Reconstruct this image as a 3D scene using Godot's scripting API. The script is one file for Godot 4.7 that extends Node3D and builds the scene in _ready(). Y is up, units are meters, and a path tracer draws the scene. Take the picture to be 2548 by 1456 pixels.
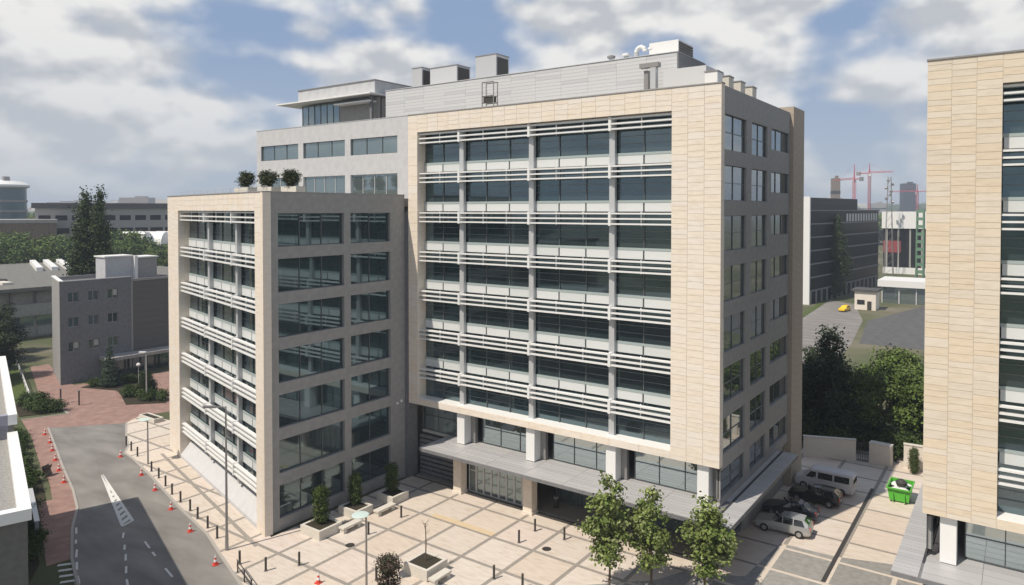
extends Node3D
# Office campus seen from a roof: x runs along the main facade, -z away from the camera.

var M := {}
var cube := BoxMesh.new()
var used := {}
var rng := RandomNumberGenerator.new()

# ------------------------------------------------------------------ helpers
func lin(r: float, g: float, b: float, a := 1.0) -> Color:
	var c := Color(r, g, b).linear_to_srgb()
	c.a = a
	return c

func mat(r: float, g: float, b: float, rough := 0.8, metal := 0.0, spec := 0.5) -> StandardMaterial3D:
	var m := StandardMaterial3D.new()
	m.albedo_color = lin(r, g, b)
	m.roughness = rough
	m.metallic = metal
	m.metallic_specular = spec
	return m

func ramp_tex(seed_: int, freq: float, octaves: int, stops: Array, size := 512, kind := FastNoiseLite.TYPE_SIMPLEX_SMOOTH) -> NoiseTexture2D:
	var n := FastNoiseLite.new()
	n.noise_type = kind
	n.seed = seed_
	n.frequency = freq
	n.fractal_type = FastNoiseLite.FRACTAL_FBM
	n.fractal_octaves = octaves
	var g := Gradient.new()
	var offs := PackedFloat32Array()
	var cols := PackedColorArray()
	for s in stops:
		offs.append(s[0])
		cols.append(lin(s[1], s[2], s[3]))
	g.offsets = offs
	g.colors = cols
	var t := NoiseTexture2D.new()
	t.width = size
	t.height = size
	t.seamless = true
	t.noise = n
	t.color_ramp = g
	return t

# a material with a computed grain, laid in world metres
func grain(stops: Array, metres: float, seed_: int, freq := 0.012, octaves := 5, rough := 0.85, stretch := Vector3.ONE, kind := FastNoiseLite.TYPE_SIMPLEX_SMOOTH) -> StandardMaterial3D:
	var m := StandardMaterial3D.new()
	m.albedo_texture = ramp_tex(seed_, freq, octaves, stops, 512, kind)
	m.uv1_triplanar = true
	m.uv1_world_triplanar = true
	m.uv1_scale = Vector3(stretch.x / metres, stretch.y / metres, stretch.z / metres)
	m.roughness = rough
	m.metallic_specular = 0.3
	return m

func numbered(n: String) -> String:
	if not used.has(n):
		used[n] = 0
		return n
	used[n] += 1
	return "%s_%03d" % [n, used[n]]

func tag(o: Node, label: String, category: String, group := "", kind := "") -> void:
	if label: o.set_meta("label", label)
	if category: o.set_meta("category", category)
	if group: o.set_meta("group", group)
	if kind: o.set_meta("kind", kind)

func thing(called: String, label: String, category: String, at := Vector3.ZERO, turn := 0.0, group := "") -> Node3D:
	var o := Node3D.new()
	o.name = numbered(called)
	add_child(o)
	o.position = at
	o.rotation.y = turn
	tag(o, label, category, group)
	return o

func copy(o: Node3D, base: String, at: Vector3, turn: float, label: String, group: String) -> Node3D:
	var c: Node3D = o.duplicate()
	c.name = numbered(base)
	add_child(c)
	c.position = at
	c.rotation.y = turn
	tag(c, label, "", group)
	return c

# a box as its own part: unit cube, centre and size in the frame F of the parent
func bx(parent: Node, called: String, c: Vector3, s: Vector3, m: Material, F := Transform3D.IDENTITY) -> MeshInstance3D:
	var o := MeshInstance3D.new()
	o.mesh = cube
	o.set_surface_override_material(0, m)
	o.name = called
	o.transform = F * Transform3D(Basis.from_scale(s), c)
	parent.add_child(o, true)
	return o

# box between two corners
func bb(parent: Node, called: String, a: Vector3, b: Vector3, m: Material, F := Transform3D.IDENTITY) -> MeshInstance3D:
	return bx(parent, called, (a + b) * 0.5, (b - a).abs(), m, F)

class MB:
	var v := PackedVector3Array()
	var n := PackedVector3Array()
	var c := PackedColorArray()
	var col := Color.WHITE
	func tri(a: Vector3, b: Vector3, d: Vector3, nn: Vector3) -> void:
		if (b - a).cross(d - a).dot(nn) > 0.0:
			v.append(a); v.append(d); v.append(b)
		else:
			v.append(a); v.append(b); v.append(d)
		for i in 3:
			n.append(nn); c.append(col)
	func quad(a: Vector3, b: Vector3, d: Vector3, e: Vector3, nn := Vector3.ZERO) -> void:
		var k := nn
		if k == Vector3.ZERO:
			k = (b - a).cross(d - a).normalized()
		tri(a, b, d, k)
		tri(a, d, e, k)
	func smooth_quad(p: Array, ns: Array) -> void:
		for t in [[0, 1, 2], [0, 2, 3]]:
			var f: Vector3 = (p[t[1]] - p[t[0]]).cross(p[t[2]] - p[t[0]])
			var o: Array = t if f.dot(ns[t[0]] + ns[t[1]] + ns[t[2]]) < 0.0 else [t[0], t[2], t[1]]
			for i in o:
				v.append(p[i]); n.append(ns[i]); c.append(col)
	func box(ce: Vector3, s: Vector3, B := Basis.IDENTITY) -> void:
		var h := s * 0.5
		var ax := [B.x * h.x, B.y * h.y, B.z * h.z]
		for i in 3:
			var u: Vector3 = ax[(i + 1) % 3]
			var w: Vector3 = ax[(i + 2) % 3]
			for sg in [-1.0, 1.0]:
				var o: Vector3 = ce + ax[i] * sg
				quad(o - u - w, o + u - w, o + u + w, o - u + w, (ax[i] * sg).normalized())
	func tube(a: Vector3, b: Vector3, r0: float, r1: float, k := 8, caps := true) -> void:
		var d := (b - a).normalized()
		var u := d.cross(Vector3.UP if absf(d.y) < 0.9 else Vector3.RIGHT).normalized()
		var w := d.cross(u)
		for i in k:
			var t0 := TAU * i / k
			var t1 := TAU * (i + 1) / k
			var n0 := u * cos(t0) + w * sin(t0)
			var n1 := u * cos(t1) + w * sin(t1)
			smooth_quad([a + n0 * r0, a + n1 * r0, b + n1 * r1, b + n0 * r1], [n0, n1, n1, n0])
			if caps:
				tri(b, b + n0 * r1, b + n1 * r1, d)
				tri(a, a + n0 * r0, a + n1 * r0, -d)
	# rings: [y, radius]; a turned shape about the vertical through o
	func lathe(o: Vector3, rings: Array, k := 14) -> void:
		for j in rings.size() - 1:
			var y0: float = rings[j][0]
			var r0: float = rings[j][1]
			var y1: float = rings[j + 1][0]
			var r1: float = rings[j + 1][1]
			var nl := Vector2(y1 - y0, r0 - r1).normalized()
			for i in k:
				var t0 := TAU * i / k
				var t1 := TAU * (i + 1) / k
				var e0 := Vector3(cos(t0), 0, sin(t0))
				var e1 := Vector3(cos(t1), 0, sin(t1))
				var n0 := e0 * nl.x + Vector3.UP * nl.y
				var n1 := e1 * nl.x + Vector3.UP * nl.y
				var p := [o + e0 * r0 + Vector3.UP * y0, o + e1 * r0 + Vector3.UP * y0, o + e1 * r1 + Vector3.UP * y1, o + e0 * r1 + Vector3.UP * y1]
				if r0 < 0.0005:
					tri(p[0], p[2], p[3], (n0 + n1).normalized())
				elif r1 < 0.0005:
					tri(p[0], p[1], p[2], (n0 + n1).normalized())
				else:
					smooth_quad(p, [n0, n1, n1, n0])
	# a flat polygon (x, z) between two heights
	func prism(poly: PackedVector2Array, y0: float, y1: float, sides := true, bottom := false) -> void:
		var idx := Geometry2D.triangulate_polygon(poly)
		for i in range(0, idx.size(), 3):
			var a := poly[idx[i]]
			var b := poly[idx[i + 1]]
			var d := poly[idx[i + 2]]
			tri(Vector3(a.x, y1, a.y), Vector3(b.x, y1, b.y), Vector3(d.x, y1, d.y), Vector3.UP)
			if bottom:
				tri(Vector3(a.x, y0, a.y), Vector3(b.x, y0, b.y), Vector3(d.x, y0, d.y), Vector3.DOWN)
		if sides:
			var area := 0.0
			for i in poly.size():
				area += poly[i].cross(poly[(i + 1) % poly.size()])
			for i in poly.size():
				var a := poly[i]
				var b := poly[(i + 1) % poly.size()]
				if a.distance_to(b) < 1e-4:
					continue
				var t := (b - a).normalized()
				var nn := Vector3(t.y, 0, -t.x) * (1.0 if area > 0.0 else -1.0)
				quad(Vector3(a.x, y0, a.y), Vector3(b.x, y0, b.y), Vector3(b.x, y1, b.y), Vector3(a.x, y1, a.y), nn)
	func done(colors := false) -> ArrayMesh:
		var arr := []
		arr.resize(Mesh.ARRAY_MAX)
		arr[Mesh.ARRAY_VERTEX] = v
		arr[Mesh.ARRAY_NORMAL] = n
		if colors:
			arr[Mesh.ARRAY_COLOR] = c
		var m := ArrayMesh.new()
		m.add_surface_from_arrays(Mesh.PRIMITIVE_TRIANGLES, arr)
		return m

func put(parent: Node, called: String, b: MB, m: Material, colors := false) -> MeshInstance3D:
	return put_mesh(parent, called, b.done(colors), m)

func put_mesh(parent: Node, called: String, me: Mesh, m: Material) -> MeshInstance3D:
	var o := MeshInstance3D.new()
	o.mesh = me
	o.set_surface_override_material(0, m)
	o.name = numbered(called) if parent == self else called
	parent.add_child(o, true)
	return o

func poly(a: Array) -> PackedVector2Array:
	var p := PackedVector2Array()
	for i in range(0, a.size(), 2):
		p.append(Vector2(a[i], a[i + 1]))
	return p

func sheet(called: String, a: Array, y0: float, y1: float, m: Material) -> MeshInstance3D:
	var b := MB.new()
	b.prism(poly(a), y0, y1)
	var o := put(self, called, b, m)
	o.set_meta("kind", "structure")
	return o

# ------------------------------------------------------------------ sky
func make_sky() -> ImageTexture:
	var w := 2560
	var h := 1280
	var im := Image.create(w, h, false, Image.FORMAT_RGBF)
	var big := FastNoiseLite.new()
	big.seed = 11
	big.noise_type = FastNoiseLite.TYPE_SIMPLEX_SMOOTH
	big.frequency = 1.0
	big.fractal_octaves = 3
	var fine := FastNoiseLite.new()
	fine.seed = 5
	fine.noise_type = FastNoiseLite.TYPE_SIMPLEX_SMOOTH
	fine.frequency = 1.0
	fine.fractal_octaves = 6
	fine.fractal_gain = 0.5
	# where clouds (+) and blue gaps (-) stand: azimuth, elevation, half widths in degrees, strength
	var spots := []
	for s in [[300, 130, 260, 90, 0.3], [750, 260, 350, 110, 0.75], [400, 260, 330, 150, 0.5], [770, 60, 190, 90, 1.0], [980, 150, 130, 60, 0.5], [560, 300, 320, 130, 0.55], [120, 90, 160, 110, 0.12],
			[1100, 330, 900, 150, 0.1], [1650, 60, 360, 90, 0.75], [1420, 110, 180, 60, 0.35], [1900, 130, 160, 50, 0.3], [2150, 262, 160, 85, 1.1], [2420, 60, 150, 60, 0.25], [2150, 390, 180, 50, 0.6],
			[450, 25, 150, 40, -0.7], [1230, 50, 170, 70, -0.8], [1230, 170, 60, 50, -0.4], [2230, 130, 110, 60, -0.75], [1990, 225, 70, 45, -0.7], [2420, 130, 120, 60, -0.35], [90, 330, 120, 40, -0.2], [420, 420, 260, 40, -0.25]]:
		var az := -35.5 + rad_to_deg(atan((s[0] - 1273.5) / 1777.0))
		var el := rad_to_deg(atan((522.0 - s[1]) / 1777.0 * cos(deg_to_rad(az + 35.5))))
		spots.append([az, el, s[2] / 31.0, s[3] / 31.0, s[4]])
	for j in h:
		var el := 90.0 - (j + 0.5) / h * 180.0
		if el < -1.5:
			break
		var ce := cos(deg_to_rad(el))
		var se := sin(deg_to_rad(el))
		var t := clampf(el / 70.0, 0.0, 1.0)
		var blue := Color(0.34, 0.455, 0.65).lerp(Color(0.15, 0.25, 0.47), pow(t, 0.8))
		var low := clampf(1.0 - el / 13.0, 0.0, 1.0)
		blue = blue.lerp(Color(0.50, 0.57, 0.64), pow(low, 1.3))
		# cumulus close up towards the horizon and open overhead
		var near_horizon := lerpf(0.36, -0.02, smoothstep(17.0, 60.0, el))
		for i in w:
			var az := (i + 0.5) / w * 360.0 - 180.0
			var x := sin(deg_to_rad(az)) * ce
			var z := -cos(deg_to_rad(az)) * ce
			var p := Vector3(x, se * 1.9, z)
			var bias := near_horizon
			if el < 24.0 and az > -85.0 and az < 15.0:
				for s in spots:
					var dx: float = (az - s[0]) / s[2]
					var dy: float = (el - s[1]) / s[3]
					var q := dx * dx + dy * dy
					if q < 4.0:
						bias += s[4] * exp(-q)
			var b0 := big.get_noise_3dv(p * 3.4)
			var f0 := fine.get_noise_3dv(p * 6.5)
			var d := b0 * 0.95 + f0 * 0.5 + bias
			var f1 := fine.get_noise_3dv((p + Vector3(-x * 0.0 - 0.012, 0.032, 0.0)) * 6.5)
			var c := smoothstep(-0.04, 0.42, d)
			var lit := clampf(0.62 + (f0 - f1) * 2.3 - (d - 0.25) * 0.28, 0.0, 1.0)
			var cloud := Color(0.56, 0.585, 0.625).lerp(Color(0.92, 0.91, 0.89), lit)
			cloud = cloud.lerp(Color(0.60, 0.63, 0.66), pow(low, 2.0) * 0.75)
			im.set_pixel(i, j, blue.lerp(cloud, c * (1.0 - 0.25 * low)))
	# below the horizon: the ground's own tone
	for j in range(int(h * 0.508), h):
		for i in range(0, w):
			im.set_pixel(i, j, Color(0.22, 0.21, 0.19))
	return ImageTexture.create_from_image(im)

func light_and_camera() -> void:
	var cam := Camera3D.new()
	cam.name = "camera"
	cam.projection = Camera3D.PROJECTION_FRUSTUM
	cam.near = 0.1
	cam.far = 9000.0
	cam.size = 0.1 * 1456.0 / 1777.0
	cam.frustum_offset = Vector2(0, -0.1 * 168.8 / 1777.0)
	cam.position = Vector3(0, 26, 0)
	cam.rotation_degrees = Vector3(-1.2, 35.5, 0)
	add_child(cam)
	cam.current = true
	var env := Environment.new()
	env.background_mode = Environment.BG_SKY
	var sky := Sky.new()
	var pm := PanoramaSkyMaterial.new()
	pm.panorama = make_sky()
	pm.energy_multiplier = 0.95
	sky.sky_material = pm
	env.sky = sky
	env.tonemap_mode = Environment.TONE_MAPPER_LINEAR
	env.tonemap_exposure = 1.0
	env.fog_enabled = true
	env.fog_density = 0.00034
	env.fog_light_color = Color(0.80, 0.85, 0.92)
	env.sdfgi_enabled = true
	env.ssao_enabled = true
	env.ssil_enabled = true
	var we := WorldEnvironment.new()
	we.name = "world_environment"
	we.environment = env
	add_child(we)
	var sun := DirectionalLight3D.new()
	sun.name = "sun"
	var e := deg_to_rad(55.5)
	var to_sun := Vector3(-0.316 * cos(e), sin(e), 0.949 * cos(e))
	sun.basis = Basis.looking_at(-to_sun)
	sun.light_energy = 1.5
	sun.light_angular_distance = 0.5
	sun.light_color = Color(1.0, 0.955, 0.89)
	sun.shadow_enabled = true
	add_child(sun)

func materials() -> void:
	# three tones of the sandstone cladding, grain stretched along the bed
	var tones := [Vector3(0.72, 0.655, 0.575), Vector3(0.71, 0.65, 0.575), Vector3(0.725, 0.65, 0.56), Vector3(0.715, 0.64, 0.55), Vector3(0.72, 0.665, 0.60), Vector3(0.66, 0.585, 0.475), Vector3(0.64, 0.575, 0.485), Vector3(0.67, 0.575, 0.45), Vector3(0.65, 0.56, 0.44), Vector3(0.665, 0.60, 0.51)]
	for i in 10:
		var k: Vector3 = tones[i]
		M["stone%d" % i] = grain([[0.0, k.x * 0.93, k.y * 0.90, k.z * 0.86], [0.45, k.x, k.y, k.z], [0.75, k.x * 1.04, k.y * 1.04, k.z * 1.04], [1.0, k.x * 0.96, k.y * 0.94, k.z * 0.91]], 3.0, 20 + i, 0.009, 4, 0.85, Vector3(0.5, 2.2, 0.5))
	M.stone_shaded = grain([[0.0, 0.36, 0.31, 0.26], [0.5, 0.40, 0.345, 0.285], [1.0, 0.43, 0.375, 0.31]], 3.0, 37, 0.01, 4, 0.85, Vector3(0.5, 2.2, 0.5))  # same sandstone, with the tower's shade put into a browner, darker colour
	M.joint = mat(0.48, 0.43, 0.37, 0.9)
	M.stone_back = M.stone1
	M.grey = grain([[0.0, 0.275, 0.272, 0.27], [0.5, 0.30, 0.297, 0.295], [1.0, 0.33, 0.327, 0.325]], 4.0, 31, 0.01, 4, 0.7)
	M.grey_dark = grain([[0.0, 0.155, 0.158, 0.168], [0.5, 0.18, 0.183, 0.193], [1.0, 0.205, 0.208, 0.218]], 4.0, 32, 0.01, 4, 0.7)
	M.pale_clad = grain([[0.0, 0.44, 0.45, 0.47], [0.5, 0.49, 0.50, 0.52], [1.0, 0.53, 0.54, 0.56]], 5.0, 33, 0.01, 4, 0.55)
	M.pale_clad2 = grain([[0.0, 0.47, 0.475, 0.49], [0.5, 0.515, 0.52, 0.535], [1.0, 0.55, 0.555, 0.57]], 5.0, 34, 0.01, 4, 0.55)
	M.screen = mat(0.56, 0.57, 0.585, 0.5)
	M.screen2 = mat(0.50, 0.51, 0.53, 0.5)
	M.white = mat(0.74, 0.745, 0.74, 0.5)
	M.slat = mat(0.72, 0.73, 0.73, 0.42)
	M.spandrel = mat(0.63, 0.65, 0.65, 0.35)
	M.spandrel2 = mat(0.58, 0.605, 0.605, 0.35)
	M.gutter = mat(0.035, 0.035, 0.04, 0.6)
	M.rail = mat(0.34, 0.40, 0.40, 0.35)
	M.column = mat(0.50, 0.515, 0.53, 0.35, 0.2)
	M.glass_line = mat(0.16, 0.175, 0.18, 0.4)
	M.mullion = mat(0.10, 0.115, 0.12, 0.4)
	M.frame_light = mat(0.52, 0.53, 0.535, 0.45)
	M.inside_wall = mat(0.46, 0.445, 0.42, 0.9)
	M.inside_slab = mat(0.50, 0.49, 0.47, 0.9)
	M.blind = mat(0.42, 0.42, 0.40, 0.8)
	for i in 3:
		var g := StandardMaterial3D.new()
		g.transparency = BaseMaterial3D.TRANSPARENCY_ALPHA
		g.albedo_color = lin([0.145, 0.13, 0.155][i], [0.20, 0.19, 0.21][i], [0.225, 0.215, 0.235][i], 0.1)
		g.metallic = 0.78
		g.roughness = [0.02, 0.035, 0.05][i]
		M["glass%d" % i] = g
	var gl := StandardMaterial3D.new()
	gl.transparency = BaseMaterial3D.TRANSPARENCY_ALPHA
	gl.albedo_color = lin(0.33, 0.41, 0.43, 0.1)
	gl.metallic = 0.72
	gl.roughness = 0.03
	M.glass_clear = gl
	var gb: StandardMaterial3D = gl.duplicate()
	gb.albedo_color = lin(0.50, 0.58, 0.60, 0.1)
	gb.metallic = 0.85
	M.glass_band = gb
	var ge: StandardMaterial3D = gl.duplicate()
	ge.albedo_color = lin(0.30, 0.345, 0.37, 0.1)
	ge.metallic = 0.82
	M.glass_end = ge
	M.roof_gravel = grain([[0.0, 0.20, 0.195, 0.185], [0.5, 0.27, 0.265, 0.25], [1.0, 0.35, 0.34, 0.32]], 3.0, 41, 0.03, 5, 0.95)
	M.roof_dark = grain([[0.0, 0.06, 0.06, 0.062], [0.5, 0.085, 0.085, 0.088], [1.0, 0.12, 0.12, 0.12]], 5.0, 42, 0.015, 5, 0.9)
	M.concrete = grain([[0.0, 0.27, 0.265, 0.25], [0.5, 0.33, 0.325, 0.31], [1.0, 0.39, 0.385, 0.37]], 4.0, 43, 0.012, 5, 0.9)
	M.dark_render = grain([[0.0, 0.12, 0.12, 0.112], [0.5, 0.145, 0.143, 0.135], [1.0, 0.17, 0.168, 0.16]], 3.0, 46, 0.015, 5, 0.9)
	M.asphalt = grain([[0.0, 0.165, 0.155, 0.145], [0.4, 0.205, 0.195, 0.185], [0.7, 0.235, 0.225, 0.212], [1.0, 0.27, 0.26, 0.24]], 17.0, 51, 0.008, 6, 0.92, Vector3(0.6, 1, 1.6))
	M.asphalt_dark = grain([[0.0, 0.085, 0.085, 0.086], [0.5, 0.105, 0.105, 0.106], [1.0, 0.13, 0.13, 0.13]], 12.0, 55, 0.012, 5, 0.92)
	M.paint = grain([[0.0, 0.45, 0.45, 0.43], [0.35, 0.62, 0.62, 0.60], [1.0, 0.74, 0.74, 0.72]], 1.2, 52, 0.03, 4, 0.8)
	M.brick = grain([[0.0, 0.235, 0.155, 0.135], [0.4, 0.275, 0.178, 0.152], [0.7, 0.305, 0.20, 0.17], [1.0, 0.36, 0.25, 0.21]], 9.0, 53, 0.012, 6, 0.92)
	M.kerb = mat(0.36, 0.34, 0.31, 0.9)
	M.strip = grain([[0.0, 0.235, 0.215, 0.19], [0.5, 0.285, 0.262, 0.235], [1.0, 0.34, 0.315, 0.28]], 3.0, 54, 0.02, 5, 0.9)
	for i in 6:
		var k: Vector3 = [Vector3(0.595, 0.53, 0.46), Vector3(0.58, 0.52, 0.455), Vector3(0.605, 0.53, 0.47), Vector3(0.59, 0.515, 0.44), Vector3(0.60, 0.54, 0.48), Vector3(0.575, 0.50, 0.425)][i]
		M["slab%d" % i] = grain([[0.0, k.x * 0.84, k.y * 0.8, k.z * 0.76], [0.35, k.x * 0.97, k.y * 0.96, k.z * 0.95], [0.6, k.x, k.y, k.z], [1.0, k.x * 1.07, k.y * 1.07, k.z * 1.09]], 4.5, 60 + i, 0.012, 6, 0.88, Vector3(0.45, 1, 1.7))
	M.slab_yellow = grain([[0.0, 0.55, 0.43, 0.27], [0.5, 0.60, 0.48, 0.32], [1.0, 0.60, 0.50, 0.38]], 2.0, 66, 0.02, 5, 0.9)
	for i in 3:
		var q: float = [0.27, 0.30, 0.285][i]
		M["slab_grey%d" % i] = grain([[0.0, q * 0.82, q * 0.8, q * 0.76], [0.5, q, q * 0.98, q * 0.93], [1.0, q * 1.15, q * 1.12, q * 1.06]], 4.0, 70 + i, 0.012, 6, 0.9)
	M.ground = grain([[0.0, 0.07, 0.085, 0.04], [0.4, 0.10, 0.11, 0.06], [0.65, 0.15, 0.14, 0.095], [1.0, 0.21, 0.20, 0.16]], 160.0, 80, 0.01, 6, 0.95)
	M.grass = grain([[0.0, 0.045, 0.075, 0.018], [0.5, 0.075, 0.105, 0.03], [1.0, 0.13, 0.13, 0.055]], 4.0, 81, 0.02, 6, 0.95)
	M.soil = grain([[0.0, 0.025, 0.022, 0.016], [0.5, 0.045, 0.04, 0.028], [1.0, 0.075, 0.065, 0.045]], 1.0, 82, 0.03, 4, 0.95)
	M.metal_dark = mat(0.06, 0.055, 0.05, 0.5, 0.3)
	M.metal_grey = mat(0.30, 0.29, 0.285, 0.45, 0.4)
	M.metal_light = mat(0.52, 0.53, 0.54, 0.4, 0.3)
	M.lamp_plate = mat(0.55, 0.66, 0.63, 0.35)
	M.planter = grain([[0.0, 0.50, 0.47, 0.41], [0.5, 0.60, 0.57, 0.51], [1.0, 0.66, 0.63, 0.57]], 1.5, 83, 0.02, 5, 0.9)
	M.bark = grain([[0.0, 0.06, 0.045, 0.03], [0.5, 0.11, 0.085, 0.06], [1.0, 0.17, 0.14, 0.105]], 0.6, 84, 0.02, 5, 0.95, Vector3(1, 0.3, 1))
	M.red = mat(0.62, 0.06, 0.04, 0.5)
	M.tyre = mat(0.018, 0.018, 0.018, 0.85)
	M.rim = mat(0.42, 0.42, 0.43, 0.3, 0.7)
	M.car_glass = mat(0.012, 0.014, 0.016, 0.04, 0.0, 0.7)
	for a in [["leaf_maple", 0.28], ["leaf_dark", 0.2]]:
		var l := StandardMaterial3D.new()
		l.vertex_color_use_as_albedo = true
		l.roughness = 0.6
		l.metallic_specular = 0.35
		l.cull_mode = BaseMaterial3D.CULL_DISABLED
		l.backlight_enabled = true
		l.backlight = Color(a[1], a[1], a[1] * 0.5)
		M[a[0]] = l

# ------------------------------------------------------------------ building pieces
var stone_set := 0
func stone() -> Material:
	return M["stone%d" % (rng.randi() % 5 + stone_set)]

# cladding: columns of panels whose courses differ in height, each panel a part
func panels(parent: Node, F: Transform3D, x0: float, x1: float, y0: float, y1: float, cw: float, ch: float, vary := 0.35) -> void:
	var nx := maxi(1, roundi((x1 - x0) / cw))
	var w := (x1 - x0) / nx
	var ny := maxi(1, roundi((y1 - y0) / ch))
	for i in nx:
		var hs := []
		var sum := 0.0
		for j in ny:
			var q := 1.0 + rng.randf_range(-vary, vary)
			hs.append(q)
			sum += q
		var y := y0
		for j in ny:
			var hh: float = hs[j] * (y1 - y0) / sum
			bb(parent, "stone_panel", Vector3(x0 + i * w + 0.009, y + 0.009, -0.03), Vector3(x0 + (i + 1) * w - 0.009, y + hh - 0.009, rng.randf_range(-0.002, 0.003)), stone(), F)
			y += hh

# four sides of a stone portal round an opening; depth behind the face
func portal(parent: Node, F: Transform3D, w: float, h0: float, h1: float, l: float, r: float, b: float, t: float, depth: float, wide: Array) -> void:
	var m := MB.new()
	var parts := [[0.0, l, h0, h1], [r, w, h0, h1], [l, r, t, h1]]
	if b > h0 + 0.05:
		parts.append([l, r, h0, b])
	for p in parts:
		m.box(F * Vector3((p[0] + p[1]) * 0.5, (p[2] + p[3]) * 0.5, -0.032 - depth * 0.5), Vector3(p[1] - p[0], p[3] - p[2], depth), F.basis)
	var fr := put(parent, "stone_frame", m, M.stone_back)
	var j := MB.new()
	for p in parts:
		j.box(F * Vector3((p[0] + p[1]) * 0.5, (p[2] + p[3]) * 0.5, -0.029), Vector3(p[1] - p[0] - 0.03, p[3] - p[2] - 0.03, 0.006), F.basis)
	put(fr, "joint", j, M.joint)
	panels(fr, F, 0, l, h0, h1, 1.27, wide[0])
	panels(fr, F, r, w, h0, h1, 1.27, wide[1])
	panels(fr, F, l, r, t, h1, 1.27, 0.43, 0.12)
	if b > h0 + 0.05:
		panels(fr, F, l, r, h0, b, 2.56, 0.7, 0.0)

# glazed recess with fins, columns, breast panels: y3 is the lowest fin of the top row
func recess(parent: Node, F: Transform3D, l: float, r: float, b: float, t: float, cols: Array, mods: Array, y3_top: float, pitch: float, rows: int, sill: float, back := -7.4) -> void:
	var gz := -1.15
	var edges := [l]
	for x in mods:
		if x > l + 0.3 and x < r - 0.3:
			edges.append(x)
	edges.append(r)
	var bays := [l]
	for x in cols:
		if x > l + 0.3 and x < r - 0.3:
			bays.append(x)
	bays.append(r)
	for i in rows:
		var y3 := y3_top - i * pitch
		var top := t if i == 0 else y3 + pitch - 2.78
		var bot := b if i == rows - 1 else y3 - 1.95
		for k in edges.size() - 1:
			var x0: float = edges[k] + 0.03
			var x1: float = edges[k + 1] - 0.03
			var tilt := Basis.from_euler(Vector3(rng.randf_range(-0.004, 0.004), rng.randf_range(-0.005, 0.005), 0))
			bx(parent, "window_pane", Vector3((x0 + x1) * 0.5, (top + bot) * 0.5, gz), Vector3(x1 - x0, top - bot, 0.02), M["glass%d" % (rng.randi() % 3)], F * Transform3D(Basis.IDENTITY, Vector3((x0 + x1) * 0.5, (top + bot) * 0.5, gz)) * Transform3D(tilt, Vector3.ZERO) * Transform3D(Basis.IDENTITY, -Vector3((x0 + x1) * 0.5, (top + bot) * 0.5, gz)))
			if rng.randf() < 0.3:
				bb(parent, "blind", Vector3(x0, top - rng.randf_range(0.5, 1.9), gz - 0.16), Vector3(x1, top - 0.02, gz - 0.14), M.blind, F)
			if i < rows - 1:
				bb(parent, "breast_panel", Vector3(x0 + 0.04, y3 - 2.74, gz + 0.08), Vector3(x1 - 0.04, y3 - 2.07, gz + 0.15), M.spandrel if rng.randf() < 0.7 else M.spandrel2, F)
		for k in bays.size() - 1:
			var x0: float = bays[k]
			var x1: float = bays[k + 1]
			for q in 3:
				var y := y3 + 0.41 * q
				if y < t - 0.12:
					bb(parent, "sun_fin", Vector3(x0 + 0.01, y - 0.06, -0.56), Vector3(x1 - 0.01, y + 0.06, -0.2), M.slat, F)
			if i < rows - 1:
				bb(parent, "rail", Vector3(x0, y3 - 2.06, gz + 0.09), Vector3(x1, y3 - 1.86, gz + 0.17), M.rail, F)
			for q in [0.42, 0.72]:  # thin bars added to draw horizontal lines across the panes
				bb(parent, "glass_line", Vector3(x0, lerpf(bot, y3, q) - 0.02, gz + 0.02), Vector3(x1, lerpf(bot, y3, q) + 0.02, gz + 0.05), M.glass_line, F)
		for x in edges:
			if x > l + 0.1 and x < r - 0.1:
				var at_col := false
				for cx in cols:
					if absf(cx - x) < 0.2: at_col = true
				var hw := 0.11 if at_col else 0.035
				bb(parent, "fin_bracket", Vector3(x - hw, y3 - 0.14, -0.6 if not at_col else -0.62), Vector3(x + hw, minf(y3 + 0.95, t - 0.02), -0.5 if not at_col else -0.17), M.slat, F)
		if i < rows - 1:
			bb(parent, "floor_slab", Vector3(l, y3 - 3.1, back), Vector3(r, y3 - 2.75, gz - 0.05), M.inside_slab, F)
	for x in edges:
		if x > l + 0.1 and x < r - 0.1:
			bb(parent, "mullion", Vector3(x - 0.035, b, gz - 0.04), Vector3(x + 0.035, t, gz + 0.1), M.mullion, F)
	for x in cols:
		if x > l + 0.3 and x < r - 0.3:
			bb(parent, "column", Vector3(x - 0.24, b + 0.02, gz + 0.18), Vector3(x + 0.24, t - 0.02, -0.63), M.column, F)
	bb(parent, "back_wall", Vector3(l, b, back - 0.2), Vector3(r, t, back - 0.02), M.inside_wall, F)
	if sill > 0.0:
		bb(parent, "sill", Vector3(l, b - 0.02, gz - 0.05), Vector3(r, b + sill, -0.06), M.white, F)

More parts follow.
